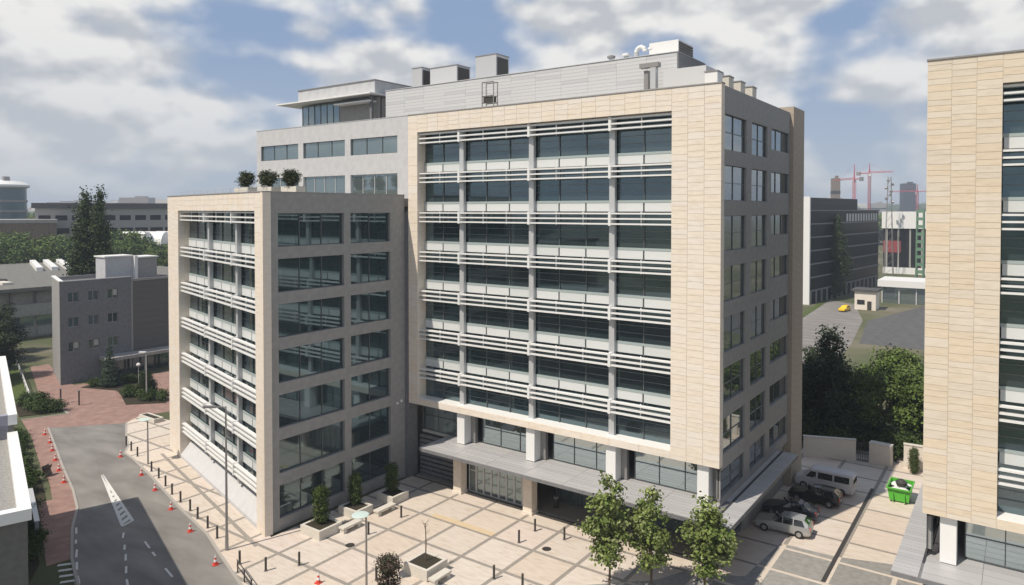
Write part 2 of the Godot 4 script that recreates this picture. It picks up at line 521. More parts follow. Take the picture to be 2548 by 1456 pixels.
# a flat wall with openings (x0, x1, y0, y1) cut through it and reveals
func cut_wall(parent: Node, called: String, F: Transform3D, x0: float, x1: float, y0: float, y1: float, holes: Array, depth: float, m: Material) -> MeshInstance3D:
	var xs := [x0, x1]
	var ys := [y0, y1]
	for h in holes:
		xs.append_array([h[0], h[1]])
		ys.append_array([h[2], h[3]])
	xs.sort()
	ys.sort()
	var b := MB.new()
	for j in ys.size() - 1:
		if ys[j + 1] - ys[j] < 1e-4: continue
		var run: float = xs[0]
		var open := false
		for i in xs.size() - 1:
			if xs[i + 1] - xs[i] < 1e-4: continue
			var cx: float = (xs[i] + xs[i + 1]) * 0.5
			var cy: float = (ys[j] + ys[j + 1]) * 0.5
			var hole := false
			for h in holes:
				if cx > h[0] and cx < h[1] and cy > h[2] and cy < h[3]: hole = true
			if not hole:
				b.quad(F * Vector3(xs[i], ys[j], 0), F * Vector3(xs[i + 1], ys[j], 0), F * Vector3(xs[i + 1], ys[j + 1], 0), F * Vector3(xs[i], ys[j + 1], 0), F.basis.z)
	for h in holes:
		b.quad(F * Vector3(h[0], h[2], 0), F * Vector3(h[0], h[3], 0), F * Vector3(h[0], h[3], -depth), F * Vector3(h[0], h[2], -depth), F.basis.x)
		b.quad(F * Vector3(h[1], h[2], 0), F * Vector3(h[1], h[3], 0), F * Vector3(h[1], h[3], -depth), F * Vector3(h[1], h[2], -depth), -F.basis.x)
		b.quad(F * Vector3(h[0], h[2], 0), F * Vector3(h[1], h[2], 0), F * Vector3(h[1], h[2], -depth), F * Vector3(h[0], h[2], -depth), Vector3.UP)
		b.quad(F * Vector3(h[0], h[3], 0), F * Vector3(h[1], h[3], 0), F * Vector3(h[1], h[3], -depth), F * Vector3(h[0], h[3], -depth), Vector3.DOWN)
	return put(parent, called, b, m)

# a window set in an opening: frame mesh with its panes as sub-parts
func window(parent: Node, F: Transform3D, x0: float, x1: float, y0: float, y1: float, z: float, nx: int, ny: int, fm: Material, gm := "", bar := 0.06) -> MeshInstance3D:
	var b := MB.new()
	var w := x1 - x0
	var h := y1 - y0
	for i in nx + 1:
		b.box(Vector3(clampf(w * i / nx, bar * 0.5, w - bar * 0.5), h * 0.5, 0), Vector3(bar, h, 0.09))
	for j in ny + 1:
		b.box(Vector3(w * 0.5, clampf(h * j / ny, bar * 0.5, h - bar * 0.5), 0), Vector3(w - bar * 0.5, bar, 0.085))
	var o := put(parent, "window", b, fm)
	o.transform = F * Transform3D(Basis.IDENTITY, Vector3(x0, y0, z))
	for i in nx:
		for j in ny:
			var p := bx(o, "pane", Vector3(w * (i + 0.5) / nx, h * (j + 0.5) / ny, -0.02), Vector3(w / nx - bar, h / ny - bar, 0.02), M[gm if gm else "glass%d" % (rng.randi() % 3)])
			p.transform.basis = Basis.from_euler(Vector3(rng.randf_range(-0.005, 0.005), rng.randf_range(-0.006, 0.006), 0)) * p.transform.basis
	return o

func frame_at(o: Vector3, x: Vector3) -> Transform3D:
	x = x.normalized()
	return Transform3D(Basis(x, Vector3.UP, x.cross(Vector3.UP)), o)

func spaced(from: float, step: float, n: int) -> Array:
	var a := []
	for i in n:
		a.append(from + step * i)
	return a

# canopy strips, each a sub-part
func canopy_strips(parent: Node, x0: float, x1: float, z0: float, z1: float, y: float, nx: int, nz: int) -> void:
	for i in nx:
		for j in nz:
			bb(parent, "metal_strip", Vector3(lerpf(x0, x1, float(i) / nx) + 0.012, y, lerpf(z0, z1, float(j) / nz) + 0.02), Vector3(lerpf(x0, x1, float(i + 1) / nx) - 0.012, y + rng.randf_range(0.045, 0.055), lerpf(z0, z1, float(j + 1) / nz) - 0.02), M["zinc%d" % (rng.randi() % 3)])

func main_building() -> void:
	for i in 3:
		M["zinc%d" % i] = mat([0.43, 0.455, 0.41][i], [0.43, 0.455, 0.41][i], [0.435, 0.46, 0.418][i], 0.5, 0.1)
	var t := thing("office_building", "tall sandstone office building with rows of white sun fins and grey rooftop plant screen", "building")
	var F := frame_at(Vector3(-47.9, 0, -50), Vector3.RIGHT)
	var W := 30.5
	portal(t, F, W, 7.4, 35.0, 1.2, 26.75, 7.98, 33.32, 0.62, [0.92, 0.46])
	recess(t, F, 1.2, 26.75, 7.98, 33.32, [6.1, 13.8, 21.5], spaced(3.54, 2.567, 9), 32.32, 3.72, 7, 0.08)
	# inner reveals of the opening behind the stone
	bb(t, "reveal", Vector3(0.02, 7.5, -1.3), Vector3(1.19, 34.8, -0.66), M.stone3, F)
	bb(t, "reveal", Vector3(26.76, 7.5, -1.3), Vector3(30.3, 34.8, -0.66), M.stone3, F)
	bb(t, "reveal", Vector3(1.2, 33.34, -1.3), Vector3(26.75, 34.6, -0.66), M.stone3, F)
	bb(t, "soffit", Vector3(1.2, 7.42, -7.4), Vector3(30.3, 7.94, -0.66), M.grey, F)
	bb(t, "coping", Vector3(-0.02, 35.0, -0.7), Vector3(W + 0.03, 35.09, 0.05), M.grey, F)
	# core, end wall, roof
	bb(t, "core", Vector3(-73.0, 0.0, -72.5), Vector3(-17.9, 34.4, -57.65), M.grey)
	bb(t, "roof", Vector3(-73.1, 34.4, -72.5), Vector3(-17.7, 34.6, -51.32), M.roof_gravel)
	bb(t, "parapet", Vector3(-17.9, 34.6, -69.0), Vector3(-17.56, 35.0, -50.64), M.grey)
	var E := frame_at(Vector3(-17.55, 0, -50), Vector3(0, 0, -1))
	var holes := []
	var wins := []
	for i in 8:
		var y := 33.0 - 3.72 * i
		for c in [[0.75, 6.2, 2.6, 2, 2], [7.5, 11.8, 2.6, 2, 2], [13.0, 18.7, 1.8, 3, 1]]:
			var y0: float = y - c[2]
			if y0 < 4.6: y0 = maxf(y0, 4.9)
			holes.append([c[0], c[1], y0, y])
			wins.append([c[0], c[1], y0, y, c[3], c[4]])
	cut_wall(t, "end_wall", E, 0.65, 19.0, 4.3, 34.95, holes, 0.32, M.grey)
	for w in wins:
		window(t, E, w[0], w[1], w[2], w[3], -0.2, w[4], w[5], M.mullion, "glass_end", 0.045)
	bb(t, "end_backing", Vector3(-18.9, 0.0, -69.0), Vector3(-18.5, 34.3, -52.0), M.inside_wall)
	for i in 8:
		bb(t, "floor_slab", Vector3(-18.5, 33.0 - 3.72 * i - 3.0, -69.0), Vector3(-17.95, 33.0 - 3.72 * i - 2.62, -50.7), M.inside_slab)
	# stair tower at the back, clad in stone darkened in colour to stand for its shade
	var tw := bb(t, "stair_tower", Vector3(-21.5, 0.0, -73.0), Vector3(-17.24, 35.55, -69.05), M.stone_shaded)
	# setback storeys over the terrace
	var S := frame_at(Vector3(-73.2, 0, -51), Vector3.RIGHT)
	var sh := []
	for c in [0.8, 8.45, 16.1]:
		sh.append([c, c + 6.8, 31.65, 33.35])
		sh.append([c, c + 6.8, 27.0, 29.62])
	cut_wall(t, "upper_wall", S, 0, 25.28, 25.8, 35.17, sh, 0.3, M.pale_clad2)
	for h in sh:
		window(t, S, h[0], h[1], h[2], h[3], -0.2, 4 if h[3] < 30.0 else 3, 1, M.frame_light if h[3] < 30.0 else M.mullion, "glass_clear")
	bb(t, "upper_rooms", Vector3(-73.0, 0.0, -57.6), Vector3(-48.05, 34.4, -53.6), M.inside_wall)
	bb(t, "upper_side", Vector3(-73.18, 0.0, -57.65), Vector3(-72.9, 35.0, -51.05), M.pale_clad2)
	bb(t, "upper_coping", Vector3(-73.24, 35.17, -51.4), Vector3(-47.94, 35.23, -50.97), M.metal_light)
	for y in [26.0, 30.4]:
		bb(t, "floor_slab", Vector3(-73.0, y, -53.6), Vector3(-48.05, y + 0.4, -51.35), M.inside_slab)
	bb(t, "upper_side", Vector3(-48.08, 25.0, -51.3), Vector3(-47.92, 34.4, -50.64), M.grey_dark)
	# plant screen of ribbed sheet on the roof
	var pb := MB.new()
	pb.box(Vector3(-38.7, 36.4, -57.06), Vector3(32.6, 3.6, 5.88))
	var ps := put(t, "plant_screen", pb, M.screen2)
	for i in 13:
		for k in 12:
			bb(ps, "cladding_sheet", Vector3(-55.0 + k * 2.72 + 0.006, 34.62 + i * 0.302, -54.12), Vector3(-55.0 + (k + 1) * 2.72 - 0.006, 34.62 + i * 0.302 + 0.29, -54.06 + rng.randf_range(0, 0.012)), M.screen if rng.randf() < 0.75 else M.screen2)
	bb(t, "screen_coping", Vector3(-55.05, 38.56, -60.0), Vector3(-22.35, 38.62, -54.0), M.screen2)
	bb(t, "screen_end", Vector3(-22.42, 34.6, -60.0), Vector3(-22.3, 38.56, -54.02), M.grey_dark)
	# penthouse with a wide flat roof
	bb(t, "penthouse_room", Vector3(-69.4, 34.6, -66.0), Vector3(-57.2, 38.3, -55.6), M.grey)
	var PF := frame_at(Vector3(-69.9, 0, -55), Vector3.RIGHT)
	window(t, PF, 0.0, 6.6, 34.7, 38.3, 0.0, 6, 1, M.mullion, "glass_clear")
	bb(t, "penthouse_wall", Vector3(6.6, 34.6, -0.2), Vector3(12.9, 38.3, 0.0), M.grey, PF)
	bb(t, "post", Vector3(12.3, 34.6, 0.5), Vector3(12.6, 38.4, 0.8), M.grey_dark, PF)
	bb(t, "awning", Vector3(6.9, 37.7, 0.05), Vector3(12.6, 37.85, 1.2), M.white, PF)
	bb(t, "penthouse_roof", Vector3(-72.6, 38.42, -67.0), Vector3(-56.6, 38.56, -53.3), M.white)
	bb(t, "penthouse_fascia", Vector3(-69.9, 38.56, -66.0), Vector3(-57.0, 40.02, -54.4), M.pale_clad)
	bb(t, "fascia_coping", Vector3(-69.98, 40.02, -66.1), Vector3(-56.92, 40.1, -54.3), M.metal_grey)
	# low roof boxes by the corner
	bb(t, "roof_box", Vector3(-22.7, 34.6, -56.0), Vector3(-19.3, 36.8, -52.0), M.screen)
	# under the portal: glazing, columns, doors
	for x in [-41.7, -34.0, -26.3, -18.75]:
		bb(t, "pillar", Vector3(x - 0.43, 4.5, -51.3), Vector3(x + 0.43, 7.4, -50.35), M.white)
		bb(t, "pillar_side", Vector3(x + 0.44, 4.5, -51.7), Vector3(x + 0.95, 7.4, -51.3), M.metal_grey)
	for k in 4:
		var x0 := -49.0 + 7.7 * k + 0.95
		var x1 := x0 + 6.0
		if k == 0: x0 = -47.8
		window(t, Transform3D.IDENTITY, x0 - 0.0, x1 + 0.35, 4.45, 7.38, -51.9, 3, 2, M.mullion, "glass_band", 0.06)
	for x in [-41.65, -33.9]:
		bb(t, "stone_column", Vector3(x - 0.45, 0.1, -50.6), Vector3(x + 0.45, 4.15, -49.75), M.stone2)
		bb(t, "column_foot", Vector3(x - 0.52, 0.1, -50.67), Vector3(x + 0.52, 0.32, -49.68), M.stone4)
	for k in 8:
		var d := window(t, Transform3D.IDENTITY, -41.15 + 0.85 * k, -40.3 + 0.85 * k, 0.12, 4.1, -50.9, 1, 2, M.frame_light, "glass_clear", 0.09)
		d.name = "door" if k == 0 else "door_%03d" % k
	for k in 6:
		window(t, Transform3D.IDENTITY, -33.4 + 2.5 * k, -30.9 + 2.5 * k, 0.12, 4.1, -53.6, 1, 2, M.mullion, "glass_clear", 0.07)
	for k in 9:
		bb(t, "louvre", Vector3(-47.9, 0.25 + 0.43 * k, -51.75), Vector3(-42.15, 0.55 + 0.43 * k, -51.55), M.grey_dark)
	bb(t, "lobby_wall", Vector3(-47.9, 0.0, -57.62), Vector3(-17.9, 7.4, -57.4), M.concrete)
	bb(t, "lobby_floor", Vector3(-47.9, 0.0, -57.4), Vector3(-18.2, 0.115, -50.95), M.strip)
	bb(t, "lobby_ceiling", Vector3(-47.9, 4.1, -57.4), Vector3(-18.2, 4.38, -51.95), M.inside_slab)
	bb(t, "dark_wall", Vector3(-47.95, 0.0, -52.0), Vector3(-42.1, 4.1, -51.8), M.metal_dark)
	bb(t, "side_wall", Vector3(-18.5, 0.0, -69.0), Vector3(-18.2, 4.1, -51.0), M.grey_dark)
	for k in 6:
		window(t, E, 1.6 + 2.8 * k, 4.0 + 2.8 * k, 0.5, 3.6, -0.6, 2, 1, M.mullion)
	# canopy
	var cb := MB.new()
	cb.prism(poly([-44.25, -51.85, -44.25, -47.5, -15.75, -47.5, -15.75, -65.5, -17.6, -65.5, -17.6, -51.85]), 4.12, 4.4, true, true)
	var can := put(t, "canopy", cb, M.grey_dark)
	canopy_strips(can, -44.25, -17.65, -51.8, -47.5, 4.4, 7, 9)
	canopy_strips(can, -17.0, -15.75, -65.5, -47.5, 4.4, 1, 40)
	bb(can, "gutter", Vector3(-17.17, 4.4, -65.4), Vector3(-17.01, 4.47, -49.0), M.gutter)
	canopy_strips(can, -17.62, -17.18, -65.5, -51.9, 4.4, 1, 30)

func office_wing() -> void:
	var t := thing("office_wing", "lower office wing with sandstone portal on its street side and grey wall of wide windows", "building")
	var A := Vector3(-74.9, 0, -41.1)
	var B := Vector3(-48.4, 0, -34.2)
	var F := frame_at(A, B - A)
	var W := A.distance_to(B)
	portal(t, F, W, 0.1, 27.4, 3.9, W - 1.75, 0.1, 25.9, 0.62, [0.46, 0.92])
	recess(t, F, 3.9, W - 1.75, 1.9, 25.9, [W - 15.6, W - 7.9], spaced(W - 20.75, 2.567, 8), 24.95, 3.68, 7, 0.0, -4.6)
	bb(t, "reveal", Vector3(0.05, 0.1, -1.3), Vector3(3.89, 27.0, -0.66), M.stone3, F)
	bb(t, "reveal", Vector3(W - 1.74, 0.1, -1.3), Vector3(W - 0.5, 27.0, -0.66), M.stone3, F)
	bb(t, "reveal", Vector3(3.9, 25.92, -1.3), Vector3(W - 1.75, 27.0, -0.66), M.stone3, F)
	var sl := MB.new()
	sl.quad(F * Vector3(3.9, 1.75, -1.1), F * Vector3(W - 1.75, 1.75, -1.1), F * Vector3(W - 1.75, 0.45, -0.05), F * Vector3(3.9, 0.45, -0.05), (Vector3.UP + F.basis.z).normalized())
	sl.quad(F * Vector3(3.9, 0.45, -0.05), F * Vector3(W - 1.75, 0.45, -0.05), F * Vector3(W - 1.75, 0.1, -0.05), F * Vector3(3.9, 0.1, -0.05), F.basis.z)
	put(t, "sloping_sill", sl, M.pale_clad2)
	bb(t, "coping", Vector3(-0.03, 27.4, -0.7), Vector3(W + 0.03, 27.48, 0.05), M.grey, F)
	# plaza side
	var S := frame_at(B, Vector3(0, 0, -1))
	bb(t, "stone_return", Vector3(0.0, 0.1, -0.3), Vector3(0.62, 27.4, 0.0), M.stone3, S)
	bb(t, "joint_strip", Vector3(0.62, 0.1, -0.3), Vector3(0.72, 27.38, -0.06), M.metal_dark, S)
	var holes := []
	for i in 7:
		var y := 25.72 - 3.66 * i
		holes.append([1.4, 8.25, y - 2.7, y])
		holes.append([9.0, 13.9, y - 2.7, y])
	cut_wall(t, "plaza_wall", S, 0.72, 15.8, 0.1, 27.4, holes, 0.35, M.grey)
	for h in holes:
		window(t, S, h[0], h[1], h[2], h[3], -0.3, 3 if h[1] < 9.0 else 2, 1, M.mullion)
	for i in 7:
		var y := 25.72 - 3.66 * i
		bb(t, "floor_slab", Vector3(3.6, y - 3.3, -6.0), Vector3(15.7, y - 2.95, -0.42), M.inside_slab, S)
		for q in 3:
			if rng.randf() < 0.6:
				var bx0 := 1.5 + 2.3 * rng.randi_range(0, 2)
				bb(t, "blind", Vector3(bx0, y - rng.randf_range(0.6, 1.8), -0.44), Vector3(bx0 + 2.2, y - 0.03, -0.42), M.blind, S)
	bb(t, "coping", Vector3(0.0, 27.4, -0.45), Vector3(15.8, 27.46, 0.03), M.metal_grey, S)
	bb(t, "corner_wall", Vector3(-49.0, 0.0, -51.3), Vector3(-47.97, 25.8, -50.02), M.grey_dark)
	for k in 2:
		bb(t, "wall_lamp", Vector3(14.6 + 0.55 * k, 7.4 + 0.12 * k, 0.0), Vector3(14.8 + 0.55 * k, 7.6 + 0.12 * k, 0.12), M.white, S)
	var c := MB.new()
	c.prism(poly([-73.0, -42.8, -57.0, -42.8, -56.0, -40.5, -56.0, -50.9, -73.0, -50.9]), 0.0, 26.3)
	put(t, "core", c, M.inside_wall)
	var r := MB.new()
	r.prism(poly([-74.5, -41.7, -48.75, -35.0, -48.75, -50.98, -74.5, -50.98]), 26.3, 27.1)
	put(t, "terrace", r, M.roof_gravel)
	bb(t, "west_wall", Vector3(-74.9, 0.0, -51.0), Vector3(-74.6, 27.4, -41.6), M.grey)
	# terrace railing
	var rp := MB.new()
	for i in 12:
		rp.tube(F * Vector3(1.0 + 2.2 * i, 27.4, -1.2), F * Vector3(1.0 + 2.2 * i, 27.95, -1.2), 0.02, 0.02, 5)
	for y in [27.68, 27.95]:
		rp.tube(F * Vector3(0.9, y, -1.2), F * Vector3(25.3, y, -1.2), 0.018, 0.018, 5)
	put(t, "railing", rp, M.metal_light)

func twin_building() -> void:
	var t := thing("office_building", "matching sandstone office building cut off at the frame edge, standing across the courtyard", "building")
	var F := frame_at(Vector3(-4.72, 0, -50), Vector3.RIGHT)
	var W := 30.5
	stone_set = 5
	portal(t, F, W, 7.4, 35.0, 3.77, 29.3, 7.98, 33.3, 0.62, [0.42, 0.92])
	recess(t, F, 3.77, 29.3, 7.98, 33.3, [9.0, 16.7, 24.4], spaced(6.43, 2.567, 9), 32.32, 3.72, 7, 0.08)
	bb(t, "reveal", Vector3(0.2, 7.5, -1.3), Vector3(3.76, 34.8, -0.66), M.stone3, F)
	bb(t, "reveal", Vector3(29.31, 7.5, -1.3), Vector3(30.4, 34.8, -0.66), M.stone3, F)
	bb(t, "reveal", Vector3(3.77, 33.34, -1.3), Vector3(29.3, 34.6, -0.66), M.stone3, F)
	bb(t, "soffit", Vector3(0.2, 7.42, -7.4), Vector3(30.3, 7.94, -0.66), M.grey, F)
	bb(t, "coping", Vector3(-0.05, 35.0, -0.7), Vector3(W, 35.1, 0.06), M.metal_grey, F)
	bb(t, "roof_rail", Vector3(5.5, 35.35, -1.2), Vector3(W - 1.0, 35.5, -1.1), M.metal_dark, F)
	for k in 8:
		bb(t, "rail_post", Vector3(5.5 + 3 * k, 34.6, -1.19), Vector3(5.58 + 3 * k, 35.35, -1.11), M.metal_dark, F)
	bb(t, "core", Vector3(-4.2, 0.0, -72.5), Vector3(25.7, 34.4, -57.65), M.grey)
	bb(t, "roof", Vector3(-4.4, 34.4, -72.5), Vector3(25.7, 34.6, -51.32), M.roof_gravel)
	var E := frame_at(Vector3(-4.55, 0, -72.5), Vector3(0, 0, 1))
	var holes := []
	for i in 8:
		var y := 33.0 - 3.72 * i
		for c in [[5.6, 9.6, 2.5], [11.0, 14.9, 2.5], [16.4, 21.6, 2.5]]:
			holes.append([c[0], c[1], maxf(y - c[2], 4.9), y])
	cut_wall(t, "end_wall", E, 0.0, 21.85, 4.3, 34.95, holes, 0.32, M.grey)
	for h in holes:
		window(t, E, h[0], h[1], h[2], h[3], -0.28, 2, 2, M.mullion)
	bb(t, "end_backing", Vector3(-3.6, 0.0, -72.5), Vector3(-3.2, 34.3, -52.0), M.inside_wall)
	bb(t, "side_wall", Vector3(-4.1, 0.0, -72.5), Vector3(-3.8, 4.1, -51.0), M.grey_dark)
	for x in [-3.38, 4.3, 12.0, 19.7]:
		bb(t, "pillar", Vector3(x - 0.43, 4.5, -51.3), Vector3(x + 0.43, 7.4, -50.35), M.white)
	for k in 3:
		window(t, Transform3D.IDENTITY, -2.6 + 7.7 * k, 3.6 + 7.7 * k, 4.45, 7.38, -51.9, 3, 2, M.mullion, "glass_band", 0.06)
	bb(t, "lobby_wall", Vector3(-4.0, 0.0, -57.62), Vector3(25.7, 7.4, -57.4), M.concrete)
	bb(t, "lobby_ceiling", Vector3(-4.0, 4.1, -57.4), Vector3(25.5, 4.38, -51.95), M.inside_slab)
	for x in [4.3, 12.0]:
		bb(t, "stone_column", Vector3(x - 0.45, 0.1, -50.6), Vector3(x + 0.45, 4.15, -49.75), M.stone2)
	for k in 6:
		window(t, Transform3D.IDENTITY, -3.3 + 2.5 * k, -0.8 + 2.5 * k, 0.12, 4.1, -53.0, 1, 2, M.mullion, "glass_clear", 0.07)
	var cb := MB.new()
	cb.prism(poly([-4.4, -65.5, -6.1, -65.5, -6.1, -47.6, 22.0, -47.6, 22.0, -51.85, -4.4, -51.85]), 4.12, 4.4, true, true)
	var can := put(t, "canopy", cb, M.grey_dark)
	canopy_strips(can, -4.55, 22.0, -51.8, -47.6, 4.4, 9, 5)
	canopy_strips(can, -6.1, -4.68, -65.5, -47.6, 4.4, 1, 38)
	bb(can, "gutter", Vector3(-4.66, 4.4, -65.4), Vector3(-4.52, 4.47, -49.8), M.gutter)
	canopy_strips(can, -4.5, -4.4, -65.5, -51.9, 4.4, 1, 10)

# ------------------------------------------------------------------ ground
const PLAZA := [-88.4, -43.1, -84.0, -40.9, -79.4, -38.9, -77.6, -37.6, -75.0, -37.2, -68.4, -35.7, -59.5, -33.4, -52.7, -31.9, -48.6, -30.5, -43.7, -28.9, -30.0, -24.3, -5.0, -16.0, 6.0, -12.5, 6.0, -84.0, -19.0, -84.0, -19.0, -50.5, -48.0, -50.5, -48.0, -34.5, -74.9, -41.6, -76.0, -45.0, -84.0, -46.9, -90.0, -45.6]
const DRIVE := [-24.2, -42.6, -20.5, -46.1, -19.4, -48.3, -15.6, -50.2, -14.9, -56.8, -11.0, -57.0, -6.0, -58.6, -2.0, -58.6, -2.0, -18.0, -12.0, -21.3]

func ground() -> void:
	var g := MB.new()
	g.quad(Vector3(-4200, 0, -4200), Vector3(4200, 0, -4200), Vector3(4200, 0, 4200), Vector3(-4200, 0, 4200), Vector3.UP)
	tag(put(self, "ground", g, M.ground), "", "", "", "structure")
	sheet("road", [-88.4, -43.1, -84.0, -40.9, -79.4, -38.9, -77.6, -37.6, -75.0, -37.2, -68.4, -35.7, -59.5, -33.4, -52.7, -31.9, -48.6, -30.5, -43.7, -28.9, -30.0, -24.3, -5.0, -16.0, 10.0, -11.0, 10.0, -2.0, -30.0, -15.0, -53.1, -22.2, -57.2, -23.8, -62.6, -26.1, -66.6, -28.2, -71.2, -29.8, -78.4, -31.9, -86.8, -34.5, -94.0, -36.7], -0.1, 0.02, M.asphalt)
	sheet("pavement", [-94.0, -36.7, -86.8, -34.5, -78.4, -31.9, -71.2, -29.8, -66.6, -28.2, -62.6, -26.1, -57.2, -23.8, -57.5, -22.2, -67.4, -25.6, -70.7, -26.5, -70.3, -27.7, -75.2, -29.4, -80.2, -30.6, -91.4, -34.0, -100.3, -36.2], -0.1, 0.06, M.brick)
	sheet("forecourt", [-100.3, -36.2, -94.0, -36.7, -88.4, -43.1, -90.0, -45.6, -88.0, -52.0, -85.0, -62.0, -110.0, -66.0, -114.0, -48.0, -126.0, -50.3, -133.0, -52.2, -133.0, -49.4, -111.8, -42.6, -103.7, -41.5, -98.4, -40.8], -0.1, 0.026, M.brick)
	# kerb stones between red paving and carriageway
	var kb := MB.new()
	for e in [[-94.0, -36.7, -86.8, -34.5], [-86.8, -34.5, -78.4, -31.9], [-78.4, -31.9, -71.2, -29.8], [-71.2, -29.8, -66.6, -28.2], [-66.6, -28.2, -62.6, -26.1], [-62.6, -26.1, -57.2, -23.8], [-57.2, -23.8, -44.0, -19.4], [-111.8, -42.6, -103.7, -41.5], [-103.7, -41.5, -98.4, -40.8], [-98.4, -40.8, -100.3, -36.2]]:
		var a := Vector3(e[0], 0.04, e[1])
		var b := Vector3(e[2], 0.04, e[3])
		kb.box((a + b) * 0.5, Vector3(a.distance_to(b), 0.09, 0.2), frame_at(a, b - a).basis)
	tag(put(self, "kerb", kb, M.kerb), "", "", "", "structure")
	# plaza: grey setts below, the stone fields laid proud of them
	var plaza := sheet("plaza", PLAZA, -0.1, 0.09, M.strip)
	var drive := sheet("driveway", DRIVE, 0.0, 0.094, M.slab0)
	var pp := poly(PLAZA)
	var dp := poly(DRIVE)
	# the band that follows the wing
	var a2 := Vector2(-74.0, -39.7)
	var b2 := Vector2(-47.6, -32.9)
	var nn := (b2 - a2).orthogonal().normalized() * 0.17
	var band := PackedVector2Array([a2 - nn, b2 - nn, b2 + nn, a2 + nn])
	for k in range(-13, 13):
		for j in range(-5, 14):
			var x0 := -41.45 + 3.84 * k
			var z1 := -33.15 - 3.84 * j
			var wdt := 0.16
			var cell := PackedVector2Array([Vector2(x0 + wdt, z1 - wdt), Vector2(x0 + 3.84 - wdt, z1 - wdt), Vector2(x0 + 3.84 - wdt, z1 - 3.84 + wdt), Vector2(x0 + wdt, z1 - 3.84 + wdt)])
			for c in Geometry2D.intersect_polygons(cell, pp):
				for d in Geometry2D.clip_polygons(c, dp):
					for e in Geometry2D.clip_polygons(d, band):
						field(plaza, "stone_field", e, 0.09, 0.1, M["slab%d" % (rng.randi() % 6)])
				for d in Geometry2D.intersect_polygons(c, dp):
					field(drive, "grey_field", d, 0.094, 0.104, M["slab_grey%d" % (rng.randi() % 3)])
	for k in 5:
		bb(plaza, "yellow_slab", Vector3(-40.4 + 1.3 * k, 0.1, -45.4), Vector3(-39.13 + 1.3 * k, 0.108, -44.75), M.slab_yellow)
	var kb2 := MB.new()
	for i in 12:
		var a := Vector3(PLAZA[i * 2], 0.05, PLAZA[i * 2 + 1])
		var b := Vector3(PLAZA[i * 2 + 2], 0.05, PLAZA[i * 2 + 3])
		kb2.box((a + b) * 0.5, Vector3(a.distance_to(b), 0.11, 0.22), frame_at(a, b - a).basis)
	tag(put(self, "plaza_kerb", kb2, M.kerb), "", "", "", "structure")
	var dr := bb(self, "drain_channel", Vector3(-11.08, 0.09, -73.0), Vector3(-10.78, 0.108, -52.6), M.metal_dark)
	tag(dr, "", "", "", "structure")
	# markings
	var mk := MB.new()
	for s in [[-58.5, -28.2, -57.6, -27.7], [-56.3, -27.2, -55.5, -26.8], [-54.7, -26.5, -53.7, -26.0], [-52.8, -25.6, -51.8, -25.1], [-50.9, -24.7, -49.9, -24.3], [-62.6, -26.4, -61.4, -25.9], [-60.3, -25.4, -59.6, -25.1], [-58.5, -24.7, -57.2, -24.1], [-56.4, -23.8, -55.2, -23.3], [-54.2, -22.9, -53.0, -22.5], [-55.6, -28.4, -54.2, -28.05], [-53.4, -27.85, -52.6, -27.65], [-50.2, -27.1, -48.6, -26.75]]:
		var a := Vector3(s[0], 0.024, s[1])
		var b := Vector3(s[2], 0.024, s[3])
		mk.box((a + b) * 0.5, Vector3(a.distance_to(b), 0.006, 0.15), frame_at(a, b - a).basis)
	for k in 6:
		var a := Vector3(-57.0 + 0.92 * k, 0.024, -22.75 + 0.32 * k)
		var b := a + Vector3(0.55, 0, -0.75)
		mk.box((a + b) * 0.5, Vector3(a.distance_to(b), 0.006, 0.3), frame_at(a, b - a).basis)
	# hatched wedge before the junction: border and bars
	var tip := Vector2(-73.0, -33.2)
	var e0 := Vector2(-60.2, -29.75)
	var e1 := Vector2(-59.8, -28.75)
	for e in [[tip, e0, 0.24], [tip, e1, 0.24], [e0, e1, 0.24]]:
		var a := Vector3(e[0].x, 0.025, e[0].y)
		var b := Vector3(e[1].x, 0.025, e[1].y)
		mk.box((a + b) * 0.5, Vector3(a.distance_to(b) + 0.1, 0.006, e[2]), frame_at(a, b - a).basis)
	var w0 := tip.lerp(e0, 0.36)
	var w1 := tip.lerp(e1, 0.36)
	mk.prism(PackedVector2Array([tip, w0, w1]), 0.02, 0.0275)
	for i in 7:
		var q := 0.43 + 0.083 * i
		var u := tip.lerp(e0, q)
		var v := tip.lerp(e1, minf(q + 0.03, 1.0))
		var a := Vector3(u.x, 0.0265, u.y)
		var b := Vector3(v.x, 0.0265, v.y)
		mk.box((a + b) * 0.5, Vector3(a.distance_to(b), 0.006, 0.42), frame_at(a, b - a).basis)
	var tp := MB.new()
	tag(put(self, "road_markings", mk, M.paint), "", "", "", "structure")
	# verge, beds
	sheet("grass_verge", [-132.5, -46.2, -136.0, -48.6, -110.0, -40.6, -108.5, -38.4], -0.05, 0.05, M.grass)
	sheet("planting_bed", [-108.9, -38.4, -111.5, -41.0, -103.7, -41.3, -100.6, -39.6, -102.0, -36.6], -0.05, 0.08, M.soil)
	sheet("planting_bed", [-103.8, -49.7, -96.7, -47.1, -93.3, -50.7, -99.1, -53.1], -0.05, 0.12, M.soil)
	sheet("planting_bed", [-94.0, -33.6, -80.4, -30.1, -75.5, -28.9, -70.6, -27.3, -71.0, -26.6, -58.4, -22.1, -56.0, -20.6, -70.0, -25.0, -96.0, -32.8], -0.05, 0.07, M.soil)
	sheet("planting_bed", [-111.5, -47.9, -104.0, -50.6, -106.0, -56.0, -114.0, -56.0], -0.05, 0.1, M.soil)
	# beyond the courtyard
	sheet("service_road", [-39.0, -120.0, -42.0, -172.0, -44.5, -220.0, -37.0, -214.0, -30.0, -184.0, -26.5, -150.0, -25.0, -120.0], -0.05, 0.015, M.asphalt)
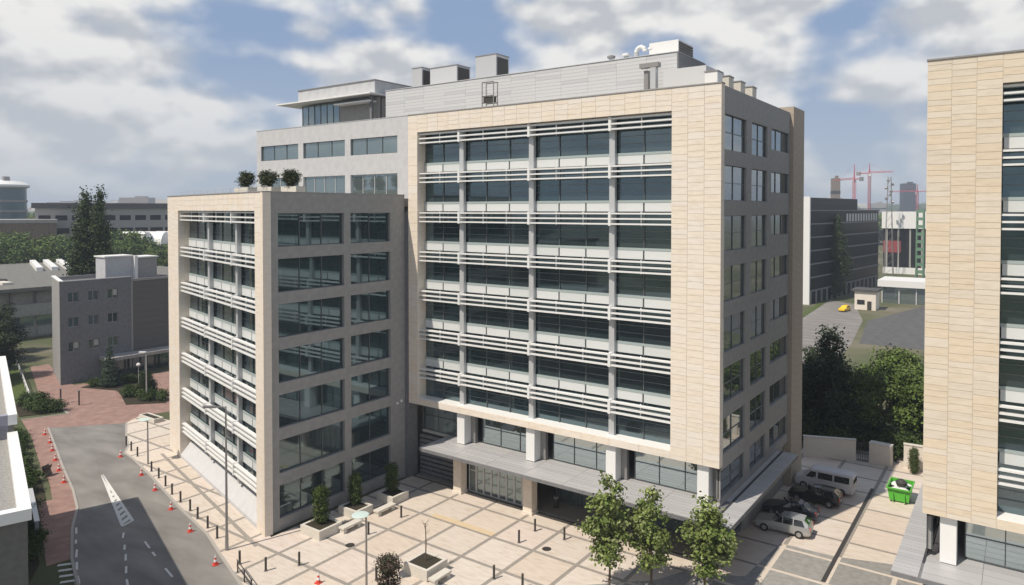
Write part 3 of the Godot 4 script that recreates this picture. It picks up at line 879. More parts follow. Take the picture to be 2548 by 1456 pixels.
	sheet("service_road", [-29.0, -184.0, -21.0, -220.5, 30.0, -222.0, 30.0, -150.0, -25.4, -152.0], -0.05, 0.019, M.asphalt_dark)
	sheet("grass_verge", [-40.5, -120.0, -43.5, -172.0, -46.5, -226.0, -44.6, -220.0, -42.1, -172.0, -39.1, -120.0], -0.05, 0.05, M.grass)

func field(parent: Node, called: String, p: PackedVector2Array, y0: float, y1: float, m: Material) -> void:
	var area := 0.0
	for i in p.size():
		area += p[i].cross(p[(i + 1) % p.size()])
	if absf(area) < 0.1 or Geometry2D.is_polygon_clockwise(p) and absf(area) < 0.02:
		return
	var b := MB.new()
	b.prism(p, y0, y1)
	put(parent, called, b, m)

# ------------------------------------------------------------------ plants
# leaves scattered in clumps through blobs [centre, radii]; each leaf a bent diamond
func leaves(seed_: int, blobs: Array, clumps: int, per: int, spread: float, size: float, cols: Array, hollow := 0.35) -> ArrayMesh:
	var r := RandomNumberGenerator.new()
	r.seed = seed_
	var v := PackedVector3Array()
	var n := PackedVector3Array()
	var c := PackedColorArray()
	var vol := []
	var total := 0.0
	for b in blobs:
		var q: float = pow(b[1].x * b[1].y * b[1].z, 0.75)
		vol.append(q)
		total += q
	for k in clumps:
		var pick := r.randf() * total
		var bi := 0
		while pick > vol[bi] and bi < blobs.size() - 1:
			pick -= vol[bi]
			bi += 1
		var d := Vector3(r.randfn(), r.randfn(), r.randfn()).normalized()
		var rad := pow(r.randf_range(hollow * hollow * hollow, 1.0), 1.0 / 3.0) * r.randf_range(0.82, 1.08)
		var ce: Vector3 = blobs[bi][0] + d * blobs[bi][1] * rad
		var base: Color = cols[r.randi() % cols.size()]
		base = base * r.randf_range(0.75, 1.25)
		for i in per:
			var o := ce + Vector3(r.randfn(), r.randfn() * 0.7, r.randfn()) * spread * 0.5
			var out: Vector3 = ((o - blobs[bi][0]) / blobs[bi][1] + Vector3(0, 0.7, 0)).normalized()
			var nn := (out + Vector3(r.randfn(), r.randfn(), r.randfn()) * 0.55).normalized()
			var u := nn.cross(Vector3(r.randfn(), r.randfn(), r.randfn())).normalized()
			var w := nn.cross(u)
			var s := size * r.randf_range(0.65, 1.3)
			var p0 := o - u * s * 0.5
			var p1 := o + w * s * 0.36 - nn * s * 0.08
			var p2 := o + u * s * 0.5 - nn * s * 0.1
			var p3 := o - w * s * 0.36 - nn * s * 0.08
			var col := base * r.randf_range(0.85, 1.15)
			col.a = 1.0
			for p in [p0, p1, p2, p0, p2, p3]:
				v.append(p)
				n.append(nn)
				c.append(col)
	var arr := []
	arr.resize(Mesh.ARRAY_MAX)
	arr[Mesh.ARRAY_VERTEX] = v
	arr[Mesh.ARRAY_NORMAL] = n
	arr[Mesh.ARRAY_COLOR] = c
	var m := ArrayMesh.new()
	m.add_surface_from_arrays(Mesh.PRIMITIVE_TRIANGLES, arr)
	return m

func trunk_mesh(h: float, r0: float, r1: float, limbs: Array) -> MB:
	var b := MB.new()
	var prev := Vector3(0, -0.1, 0)
	for i in 4:
		var q := (i + 1) / 4.0
		var p := Vector3(sin(q * 5.0) * r0 * 0.6, h * q, cos(q * 4.0) * r0 * 0.5 - r0 * 0.5)
		b.tube(prev, p, lerpf(r0, r1, i / 4.0), lerpf(r0, r1, q), 8, i == 3)
		prev = p
	for l in limbs:
		b.tube(Vector3(0, l[0], 0), l[1], r1 * 1.1, r1 * 0.35, 6)
	return b

func green(a: Array) -> Array:
	var o := []
	for x in a:
		o.append(Color(x[0], x[1], x[2]))
	return o

func blob_list(seed_: int, n: int, centre: Vector3, spread: Vector3, size: Vector3) -> Array:
	var r := RandomNumberGenerator.new()
	r.seed = seed_
	var a := []
	for i in n:
		var d := Vector3(r.randfn(), r.randfn(), r.randfn())
		d = d.normalized() * pow(r.randf(), 0.4)
		a.append([centre + d * spread, size * r.randf_range(0.75, 1.2)])
	return a

var CR := {}
func crowns() -> void:
	var maple := green([[0.14, 0.185, 0.045], [0.175, 0.215, 0.065], [0.10, 0.145, 0.036], [0.22, 0.255, 0.105]])
	for i in 3:
		var bl := []
		var r := RandomNumberGenerator.new()
		r.seed = 100 + i
		for k in 24:
			var y := 1.9 + k * 0.235 + r.randf_range(-0.2, 0.2)
			var wide := 1.35 * sin(clampf((y - 1.2) / 6.4, 0.0, 1.0) * PI * 0.93 + 0.12)
			var a := r.randf() * TAU
			var off := r.randf_range(0.35, 0.85)
			bl.append([Vector3(cos(a) * wide * off, y, sin(a) * wide * off), Vector3(wide * 0.48, r.randf_range(0.3, 0.5), wide * 0.48)])
		CR["maple%d" % i] = leaves(200 + i, bl, 310, 12, 0.5, 0.26, maple, 0.2)
	var broad := green([[0.07, 0.112, 0.022], [0.092, 0.14, 0.03], [0.054, 0.09, 0.018], [0.12, 0.165, 0.042]])
	var dark := green([[0.02, 0.036, 0.012], [0.028, 0.046, 0.016], [0.036, 0.055, 0.02]])
	for i in 3:
		CR["broad%d" % i] = leaves(300 + i, blob_list(310 + i, 16, Vector3(0, 6.6, 0), Vector3(3.0, 3.2, 3.0), Vector3(1.7, 1.25, 1.7)), 900, 12, 0.85, 0.34, broad, 0.45)
	for i in 2:
		CR["dark%d" % i] = leaves(330 + i, blob_list(340 + i, 18, Vector3(0, 6.4, 0), Vector3(2.3, 4.4, 2.3), Vector3(1.1, 1.7, 1.1)), 900, 12, 0.75, 0.30, dark, 0.4)
	for i in 2:
		var bl := []
		var r := RandomNumberGenerator.new()
		r.seed = 350 + i
		for k in 30:
			var q := k / 29.0
			var wide := 3.4 * pow(sin(clampf(q * 0.9 + 0.09, 0, 1) * PI), 0.7) * (1.0 - 0.45 * q)
			var a := r.randf() * TAU
			bl.append([Vector3(cos(a) * wide * 0.55, 3.0 + q * 24.0, sin(a) * wide * 0.55), Vector3(wide * 0.5 + 0.3, 2.3, wide * 0.5 + 0.3)])
		CR["poplar%d" % i] = leaves(360 + i, bl, 1900, 12, 1.1, 0.42, green([[0.022, 0.042, 0.012], [0.032, 0.055, 0.016], [0.045, 0.07, 0.02]]), 0.4)
	CR.bush = leaves(380, blob_list(381, 9, Vector3(0, 0.55, 0), Vector3(0.55, 0.28, 0.55), Vector3(0.42, 0.36, 0.42)), 170, 10, 0.3, 0.13, green([[0.04, 0.07, 0.014], [0.055, 0.09, 0.02], [0.03, 0.05, 0.012]]), 0.4)
	CR.roundbush = leaves(382, blob_list(383, 7, Vector3(0, 0.85, 0), Vector3(0.35, 0.4, 0.35), Vector3(0.6, 0.55, 0.6)), 230, 10, 0.25, 0.14, green([[0.026, 0.042, 0.013], [0.04, 0.052, 0.016], [0.05, 0.055, 0.02]]), 0.5)
	CR.column = leaves(384, [[Vector3(0, 0.7, 0), Vector3(0.62, 0.7, 0.62)], [Vector3(0, 1.5, 0), Vector3(0.62, 0.7, 0.62)], [Vector3(0, 2.35, 0), Vector3(0.6, 0.72, 0.6)]], 420, 10, 0.22, 0.12, green([[0.05, 0.075, 0.014], [0.07, 0.10, 0.022], [0.035, 0.055, 0.012]]), 0.6)
	CR.ball = leaves(386, [[Vector3(0, 2.75, 0), Vector3(0.78, 0.72, 0.78)], [Vector3(0.1, 1.7, 0.1), Vector3(0.7, 0.6, 0.7)], [Vector3(0.0, 0.9, 0.0), Vector3(0.62, 0.6, 0.62)]], 420, 10, 0.24, 0.13, green([[0.055, 0.04, 0.028], [0.07, 0.045, 0.035], [0.045, 0.05, 0.022]]), 0.55)
	var sp := []
	for k in 9:
		sp.append([Vector3(0, 0.7 + k * 0.62, 0), Vector3(1.75 - 0.185 * k, 0.32, 1.75 - 0.185 * k)])
	CR.spruce = leaves(388, sp, 520, 10, 0.35, 0.19, green([[0.02, 0.042, 0.024], [0.03, 0.055, 0.03], [0.042, 0.07, 0.036]]), 0.3)
	CR.wood = leaves(390, blob_list(391, 26, Vector3(0, 4.6, 0), Vector3(8.5, 2.6, 6.5), Vector3(3.0, 2.3, 3.0)), 1300, 10, 1.1, 0.6, broad, 0.5)

func tree(called: String, label: String, at: Vector3, crown: String, scale_: Vector3, turn: float, trunk_h: float, tr: float, limbs: Array, group := "", m := "leaf_maple") -> Node3D:
	var t := thing(called, label, "tree", at, turn, group)
	put(t, "trunk", trunk_mesh(trunk_h, tr, tr * 0.35, limbs), M.bark)
	var c := put_mesh(t, "crown", CR[crown], M[m])
	c.scale = scale_
	return t

func bush(called: String, label: String, category: String, at: Vector3, crown: String, s: Vector3, turn: float, group := "", m := "leaf_dark") -> MeshInstance3D:
	var c := put_mesh(self, called, CR[crown], M[m])
	c.position = at
	c.rotation.y = turn
	c.scale = s
	tag(c, label, category, group)
	return c

# ------------------------------------------------------------------ street furniture
func furniture() -> void:
	# bollards
	var proto: Node3D = null
	var kerbside := "dark metal bollard in the row along the plaza kerb"
	var n := 0
	var spots := [[-79.9, -38.9, 0], [-77.6, -38.3, 0], [-75.3, -37.8, 0], [-69.8, -36.4, 0], [-67.5, -35.9, 0], [-65.0, -35.2, 0], [-62.6, -34.5, 0], [-60.3, -34.0, 0], [-57.9, -33.5, 0], [-55.9, -33.0, 0], [-53.6, -32.5, 0], [-51.3, -31.9, 0], [-46.2, -30.5, 0],
		[-43.8, -31.0, 1], [-42.5, -32.9, 1], [-42.1, -39.3, 2], [-42.2, -43.1, 2], [-36.4, -34.7, 1], [-31.6, -47.5, 3], [-31.5, -45.1, 3], [-28.9, -47.6, 3], [-29.8, -39.6, 3], [-27.5, -39.8, 3]]
	var labels := [kerbside, "dark metal bollard on the open plaza in front of the wing corner", "dark metal bollard beside the stone benches and planters", "dark metal bollard on the plaza before the entrance canopy"]
	var groups := ["bollards along the kerb", "bollards before the wing corner", "bollards beside the benches", "bollards before the entrance"]
	for s in spots:
		var p := Vector3(s[0], 0.1, s[1])
		if proto == null:
			proto = thing("bollard", labels[0], "bollard", p, 0, groups[0])
			var b := MB.new()
			b.lathe(Vector3.ZERO, [[0.0, 0.085], [0.86, 0.085], [0.9, 0.09], [0.97, 0.09], [1.0, 0.06], [1.005, 0.0]], 10)
			put(proto, "post", b, M.metal_dark)
			var c := MB.new()
			c.lathe(Vector3.ZERO, [[0.0, 0.15], [0.03, 0.15], [0.04, 0.086]], 10)
			put(proto, "base_plate", c, M.metal_grey)
		else:
			copy(proto, "bollard", p, 0, labels[s[2]], groups[s[2]])
	# cones
	var cone: Node3D = null
	var cl := ["red and white traffic cone along the red brick pavement", "red and white traffic cone on the road beside the bollards", "red and white traffic cone alone on the plaza paving"]
	var cg := ["cones along the brick pavement", "cones beside the bollards", ""]
	for s in [[-91.3, -35.3, 0], [-87.7, -34.4, 0], [-84.6, -33.4, 0], [-81.1, -32.3, 0], [-77.6, -31.2, 0], [-73.8, -30.1, 0], [-76.8, -36.8, 1], [-69.8, -35.4, 1], [-65.0, -34.2, 1], [-59.7, -32.8, 1], [-54.3, -31.4, 1], [-47.7, -29.5, 1], [-39.4, -32.1, 2]]:
		var p := Vector3(s[0], [0.06, 0.02, 0.1][s[2]], s[1])
		if cone == null:
			cone = thing("traffic_cone", cl[0], "cone", p, 0, cg[0])
			var b := MB.new()
			b.box(Vector3(0, 0.025, 0), Vector3(0.42, 0.05, 0.42))
			put(cone, "base", b, M.red)
			for q in [[0.05, 0.15, 0.25, 0.125], [0.25, 0.125, 0.42, 0.095], [0.42, 0.095, 0.56, 0.07], [0.56, 0.07, 0.75, 0.03]]:
				var r := MB.new()
				r.lathe(Vector3.ZERO, [[q[0], q[1]], [q[2], q[3]]], 12)
				put(cone, "red_band" if q[0] in [0.05, 0.42] else "white_band", r, M.red if q[0] in [0.05, 0.42] else M.white)
		else:
			var cc := copy(cone, "traffic_cone", p, rng.randf() * TAU, cl[s[2]], cg[s[2]])
			if s[2] == 2: cc.remove_meta("group")
	# tall street lamp with a bent arm
	var t := thing("street_lamp", "tall slim street lamp with short arm at the wing corner", "street lamp", Vector3(-48.9, 0.1, -31.2))
	var b := MB.new()
	b.tube(Vector3.ZERO, Vector3(0, 1.2, 0), 0.13, 0.12, 10)
	b.tube(Vector3(0, 1.2, 0), Vector3(0, 11.0, 0), 0.10, 0.06, 10)
	put(t, "pole", b, M.metal_grey)
	var arm := MB.new()
	arm.tube(Vector3(0, 10.95, 0), Vector3(-0.35, 11.05, 0.6), 0.045, 0.04, 8)
	put(t, "arm", arm, M.metal_grey)
	bx(t, "lamp_head", Vector3(-0.55, 11.03, 0.95), Vector3(0.34, 0.14, 0.9), M.metal_grey, frame_at(Vector3.ZERO, Vector3(0.86, 0, 0.5)) * Transform3D(Basis.IDENTITY, Vector3(0, 0, 0)))
	t.get_child(2).transform = Transform3D(Basis.from_euler(Vector3(-0.12, -0.52, 0)) * Basis.from_scale(Vector3(0.34, 0.14, 0.95)), Vector3(-0.57, 11.1, 0.98))
	t = thing("street_lamp", "grey street lamp on the planted island before the dark grey block", "street lamp", Vector3(-96.2, 0.1, -49.6))
	b = MB.new()
	b.tube(Vector3.ZERO, Vector3(0, 6.6, 0), 0.09, 0.06, 10)
	put(t, "pole", b, M.metal_light)
	b = MB.new()
	b.box(Vector3(-0.35, 6.65, 0.3), Vector3(0.9, 0.12, 0.35), Basis.from_euler(Vector3(0, 0.6, 0)))
	put(t, "lamp_head", b, M.white)
	# pedestrian lamps with a flat reflector plate
	var pl: Node3D = null
	for s in [[-72.2, -37.3, 4.5, "pedestrian lamp with flat pale plate at the far end of the wing"], [-36.0, -33.4, 5.1, "pedestrian lamp with flat pale plate on the plaza near the lone planter"]]:
		pl = thing("plaza_lamp", s[3], "lamp", Vector3(s[0], 0.1, s[1]))
		b = MB.new()
		b.tube(Vector3.ZERO, Vector3(0, s[2] - 0.12, 0), 0.085, 0.06, 10)
		put(pl, "pole", b, M.metal_grey)
		b = MB.new()
		b.lathe(Vector3(-0.45, s[2], 0.1), [[-0.05, 0.0], [-0.05, 0.55], [0.0, 0.6], [0.03, 0.55], [0.06, 0.0]], 18)
		put(pl, "reflector_plate", b, M.lamp_plate)
		b = MB.new()
		b.tube(Vector3(0, s[2] - 0.2, 0), Vector3(-0.3, s[2] - 0.04, 0.07), 0.035, 0.03, 6)
		put(pl, "bracket", b, M.metal_grey)
	t = thing("globe_lamp", "small white globe lamp on thin post behind the planted island", "lamp", Vector3(-107.0, 0.0, -54.0))
	b = MB.new()
	b.tube(Vector3.ZERO, Vector3(0, 2.6, 0), 0.05, 0.04, 8)
	put(t, "post", b, M.metal_light)
	b = MB.new()
	b.lathe(Vector3(0, 2.6, 0), [[0.0, 0.08], [0.12, 0.26], [0.3, 0.3], [0.48, 0.22], [0.56, 0.0]], 12)
	put(t, "globe", b, M.white)
	# planters with clipped columns, benches between
	planter_box("stone_planter", "square stone planter nearest the wing corner, with clipped column shrub", Vector3(-45.5, 0.1, -37.4), Vector3(2.3, 0.72, 2.3))
	planter_box("stone_planter", "stone planter between two long benches, with clipped column shrub", Vector3(-45.9, 0.1, -41.4), Vector3(2.2, 0.72, 1.9))
	planter_box("stone_planter", "stone planter closest to the entrance, with clipped column shrub", Vector3(-45.4, 0.1, -45.3), Vector3(2.0, 0.72, 2.0))
	planter_box("stone_planter", "stone planter on the open plaza holding a thin bare sapling", Vector3(-34.4, 0.1, -37.6), Vector3(2.2, 0.8, 2.2))
	bush("column_shrub", "clipped column shrub in the planter nearest the wing corner", "shrub", Vector3(-45.8, 0.68, -37.6), "column", Vector3(1.05, 1.0, 1.05), 0.3)
	bush("column_shrub", "clipped column shrub in the planter between the benches", "shrub", Vector3(-46.3, 0.68, -41.7), "column", Vector3(0.95, 0.92, 0.95), 1.3)
	bush("column_shrub", "clipped column shrub in the planter closest to the entrance", "shrub", Vector3(-45.7, 0.68, -45.5), "column", Vector3(0.95, 0.86, 0.95), 2.3)
	bench("stone_bench", "long pale stone bench beside the planter at the wing corner", Vector3(-43.95, 0.1, -39.1), 2.0)
	bench("stone_bench", "long pale stone bench leading to the planter by the entrance", Vector3(-44.05, 0.1, -43.0), 2.1)
	bench("stone_bench", "pale stone bench beside the lone planter with the sapling", Vector3(-32.7, 0.1, -37.2), 1.8)
	var sp := thing("sapling", "thin bare sapling standing in the lone stone planter", "tree", Vector3(-34.5, 0.84, -37.7))
	b = MB.new()
	b.tube(Vector3.ZERO, Vector3(0.03, 1.5, 0), 0.05, 0.04, 7)
	b.tube(Vector3(0.03, 1.5, 0), Vector3(0, 2.7, 0.04), 0.04, 0.025, 7)
	put(sp, "trunk", b, M.bark)
	b = MB.new()
	var r := RandomNumberGenerator.new()
	r.seed = 9
	for i in 14:
		var y := 1.9 + 0.06 * i
		var a := r.randf() * TAU
		b.tube(Vector3(0, y, 0), Vector3(cos(a) * 0.35, y + 0.3, sin(a) * 0.35), 0.012, 0.005, 4)
	put(sp, "twigs", b, M.bark)
	var bt := thing("potted_shrub", "reddish brown rounded shrub clipped in tiers on the plaza", "shrub", Vector3(-33.5, 0.1, -33.0))
	var bm := put_mesh(bt, "foliage", CR.ball, M.leaf_dark)
	bm.scale = Vector3(1.05, 0.96, 1.05)
	b = MB.new()
	b.tube(Vector3.ZERO, Vector3(0, 2.4, 0), 0.07, 0.05, 7)
	put(bt, "stem", b, M.bark)
	b = MB.new()
	b.lathe(Vector3.ZERO, [[0.0, 0.42], [0.5, 0.52], [0.55, 0.52], [0.55, 0.44], [0.5, 0.0]], 14)
	put(bt, "pot", b, M.planter)
	# low white stone box at the far end of the plaza
	planter_box("stone_planter", "low white stone planter at the street corner beyond the wing", Vector3(-87.0, 0.1, -45.4), Vector3(3.6, 0.5, 1.2))
	for i in 3:
		bush("shrub", "low green shrub growing behind the white planter at the street corner", "shrub", Vector3(-83.0 + 1.6 * i, 0.0, -48.0 - 0.4 * i), "bush", Vector3(1.3, 1.0, 1.3), i * 1.1, "shrubs behind the white corner planter")
	for s in [["round iron manhole cover on the plaza before the entrance bollards", -29.2, -45.5], ["round iron manhole cover on the plaza near the stone benches", -41.9, -37.2]]:
		var mh := thing("manhole_cover", s[0], "manhole cover", Vector3(s[1], 0.1, s[2]))
		b = MB.new()
		b.lathe(Vector3.ZERO, [[0.0, 0.36], [0.008, 0.36], [0.008, 0.31], [0.005, 0.305], [0.005, 0.0]], 18)
		put(mh, "plate", b, M.metal_dark)
	var gr := thing("guard_rail", "short dark guard rail at the road edge of the plaza", "rail", Vector3(-45.4, 0.1, -29.75))
	var gd := Vector3(3.4, 0, 1.1)
	for q in [0.05, 0.5, 0.95]:
		bx(gr, "post", gd * q + Vector3(0, 0.42, 0), Vector3(0.07, 0.84, 0.07), M.metal_dark)
	for y in [0.45, 0.86]:
		b = MB.new()
		b.tube(Vector3(0, y, 0), gd + Vector3(0, y, 0), 0.035, 0.035, 8)
		put(gr, "bar", b, M.metal_dark)
	# bin by the doors
	var bin := thing("litter_bin", "black litter bin standing under the entrance canopy", "bin", Vector3(-32.6, 0.1, -52.3))
	b = MB.new()
	b.lathe(Vector3.ZERO, [[0.0, 0.2], [0.85, 0.24], [0.85, 0.2], [0.8, 0.0]], 12)
	put(bin, "body", b, M.metal_dark)
	b = MB.new()
	b.lathe(Vector3.ZERO, [[0.85, 0.245], [0.95, 0.25], [1.02, 0.16], [1.03, 0.0]], 12)
	put(bin, "lid", b, M.metal_grey)
	# folded board sign and barrier on the brick
	var sg := thing("folding_sign", "dark folding board sign standing on the red brick pavement", "sign", Vector3(-77.0, 0.06, -29.9), 0.5)
	bx(sg, "board", Vector3(-0.22, 0.5, 0), Vector3(0.04, 1.05, 0.9), M.metal_dark, Transform3D(Basis.from_euler(Vector3(0, 0, -0.4)), Vector3(0.0, 0.0, 0)))
	bx(sg, "board", Vector3(0.22, 0.5, 0), Vector3(0.04, 1.05, 0.9), M.metal_dark, Transform3D(Basis.from_euler(Vector3(0, 0, 0.4)), Vector3(0.0, 0.0, 0)))
	# lavender grey low wall by the pavement
	var lw := thing("low_wall", "lavender grey low wall between planting and red brick pavement", "wall", Vector3(-66.8, 0.0, -24.9))
	bx(lw, "panel", Vector3(0, 0.7, 0), Vector3(8.2, 1.4, 0.25), M.lavender, frame_at(Vector3.ZERO, Vector3(8.6, 0, 2.7)))
	bx(lw, "coping", Vector3(0, 1.44, 0), Vector3(8.3, 0.08, 0.36), M.metal_light, frame_at(Vector3.ZERO, Vector3(8.6, 0, 2.7)))
	# gate posts on the forecourt
	for s in [[-104.6, -42.4], [-101.6, -43.4]]:
		var gp := thing("gate_post", "dark gate post at the mouth of the brick forecourt", "post", Vector3(s[0], 0.02, s[1]), 0, "gate posts of the forecourt")
		b = MB.new()
		b.tube(Vector3.ZERO, Vector3(0, 1.9, 0), 0.1, 0.1, 8)
		put(gp, "shaft", b, M.metal_dark)
		b = MB.new()
		b.box(Vector3(0, 1.95, 0), Vector3(0.3, 0.1, 0.3))
		put(gp, "cap", b, M.metal_grey)
	# bar fence along the verge
	var fe := thing("verge_fence", "pale rail fence running beside the grass verge", "fence", Vector3.ZERO)
	var fa := Vector3(-140.0, 0.0, -49.8)
	var fb := Vector3(-109.2, 0.0, -40.5)
	for i in 11:
		bx(fe, "post", fa.lerp(fb, i / 10.0) + Vector3(0, 0.5, 0), Vector3(0.1, 1.0, 0.1), M.white)
	for y in [0.55, 0.95]:
		bx(fe, "rail", (fa + fb) * 0.5 + Vector3(0, y, 0), Vector3(fa.distance_to(fb), 0.1, 0.06), M.white, Transform3D.IDENTITY)
		var rl: MeshInstance3D = fe.get_child(fe.get_child_count() - 1)
		rl.transform = Transform3D(frame_at(Vector3.ZERO, fb - fa).basis * Basis.from_scale(Vector3(fa.distance_to(fb), 0.1, 0.06)), (fa + fb) * 0.5 + Vector3(0, y, 0))

func planter_box(called: String, label: String, at: Vector3, s: Vector3) -> void:
	var t := thing(called, label, "planter", at)
	var b := MB.new()
	var w := 0.22
	for q in [[0.0, (s.z - w) * 0.5, s.x, w], [0.0, -(s.z - w) * 0.5, s.x, w], [(s.x - w) * 0.5, 0.0, w, s.z - 2 * w], [-(s.x - w) * 0.5, 0.0, w, s.z - 2 * w]]:
		b.box(Vector3(q[0], s.y * 0.5, q[1]), Vector3(q[2], s.y, q[3]))
	put(t, "wall", b, M.planter)
	bx(t, "soil", Vector3(0, s.y * 0.5 - 0.03, 0), Vector3(s.x - 2 * w, s.y - 0.06, s.z - 2 * w), M.soil)

func bench(called: String, label: String, at: Vector3, l: float) -> void:
	var t := thing(called, label, "bench", at)
	bx(t, "seat", Vector3(0, 0.42, 0), Vector3(0.62, 0.14, l), M.planter)
	for s in [-1, 1]:
		bx(t, "foot", Vector3(0, 0.175, s * (l * 0.5 - 0.25)), Vector3(0.5, 0.35, 0.34), M.planter)

# ------------------------------------------------------------------ vehicles
# stations: x, half width, sill y, belt y, roof y, roof half width
func car(called: String, label: String, category: String, at: Vector3, turn: float, st: Array, wins: Array, wheels: Array, wr: float, paint: Material, lights: bool) -> void:
	var t := thing(called, label, category, at, turn)
	var b := MB.new()
	var rings := []
	for s in st:
		var x: float = s[0]
		rings.append([Vector3(x, s[2], 0), Vector3(x, s[2], s[1] * 0.86), Vector3(x, s[2] + 0.12, s[1] * 0.97), Vector3(x, lerpf(s[2], s[3], 0.55), s[1]), Vector3(x, s[3], s[1] * 0.955), Vector3(x, lerpf(s[3], s[4], 0.9), lerpf(s[1] * 0.955, s[5], 0.9)), Vector3(x, s[4], s[5] * 0.82), Vector3(x, s[4] + 0.02, 0)])
	for sg in [1.0, -1.0]:
		for i in rings.size() - 1:
			for j in 7:
				var q := []
				for p in [rings[i][j], rings[i][j + 1], rings[i + 1][j + 1], rings[i + 1][j]]:
					q.append(Vector3(p.x, p.y, p.z * sg))
				var nn: Vector3 = (q[2] - q[0]).cross(q[3] - q[1]).normalized()
				var mid: Vector3 = (q[0] + q[2]) * 0.5
				if nn.dot(Vector3(0, mid.y - 0.65, mid.z)) < 0.0: nn = -nn
				b.quad(q[0], q[1], q[2], q[3], nn)
		for e in [0, rings.size() - 1]:
			var nx := Vector3(-1 if e == 0 else 1, 0, 0)
			for j in range(0, 7):
				b.tri(Vector3(rings[e][0].x, 0.6, 0), Vector3(rings[e][j].x, rings[e][j].y, rings[e][j].z * sg), Vector3(rings[e][j + 1].x, rings[e][j + 1].y, rings[e][j + 1].z * sg), nx)
	put(t, "body", b, paint)
	# glass: each [x0b, x1b, x0t, x1t, yb, yt, zb, zt] on both sides
	for w in wins:
		if w.size() == 8:
			for sg in [1.0, -1.0]:
				var g := MB.new()
				g.quad(Vector3(w[0], w[4], w[6] * sg), Vector3(w[1], w[4], w[6] * sg), Vector3(w[3], w[5], w[7] * sg), Vector3(w[2], w[5], w[7] * sg), Vector3(0, 0.25, sg).normalized())
				put(t, "side_window", g, M.car_glass)
		else:
			var g := MB.new()
			g.quad(Vector3(w[0], w[1], -w[2]), Vector3(w[0], w[1], w[2]), Vector3(w[3], w[4], w[5]), Vector3(w[3], w[4], -w[5]), Vector3(-1 if w[0] < w[3] else 1, 0.6, 0).normalized())
			put(t, "windscreen" if w[0] < w[3] else "rear_window", g, M.car_glass)
	for x in wheels:
		for sg in [1.0, -1.0]:
			var tb := MB.new()
			var hw: float = st[2][1]
			tb.tube(Vector3(x, wr, (hw - 0.17) * sg), Vector3(x, wr, (hw + 0.015) * sg), wr, wr, 18)
			var ty := put(t, "wheel", tb, M.tyre)
			var rb := MB.new()
			rb.tube(Vector3(x, wr, (hw + 0.01) * sg), Vector3(x, wr, (hw + 0.03) * sg), wr * 0.62, wr * 0.55, 14)
			put(ty, "rim", rb, M.rim)
	if lights:
		var x0: float = st[0][0]
		var x1: float = st[st.size() - 1][0]
		for sg in [1.0, -1.0]:
			bx(t, "headlight", Vector3(x0 + 0.06, st[0][3] - 0.12, sg * st[0][1] * 0.78), Vector3(0.16, 0.14, 0.3), M.white)
			bx(t, "tail_light", Vector3(x1 - 0.04, st[st.size() - 1][3] - 0.08, sg * st[st.size() - 1][1] * 0.84), Vector3(0.1, 0.34, 0.16), M.red)
			bx(t, "wing_mirror", Vector3(-0.72, st[3][3] + 0.1, sg * (st[3][1] + 0.07)), Vector3(0.1, 0.13, 0.2), paint)
		bx(t, "number_plate", Vector3(x1 + 0.012, 0.62, 0), Vector3(0.02, 0.12, 0.5), M.white)

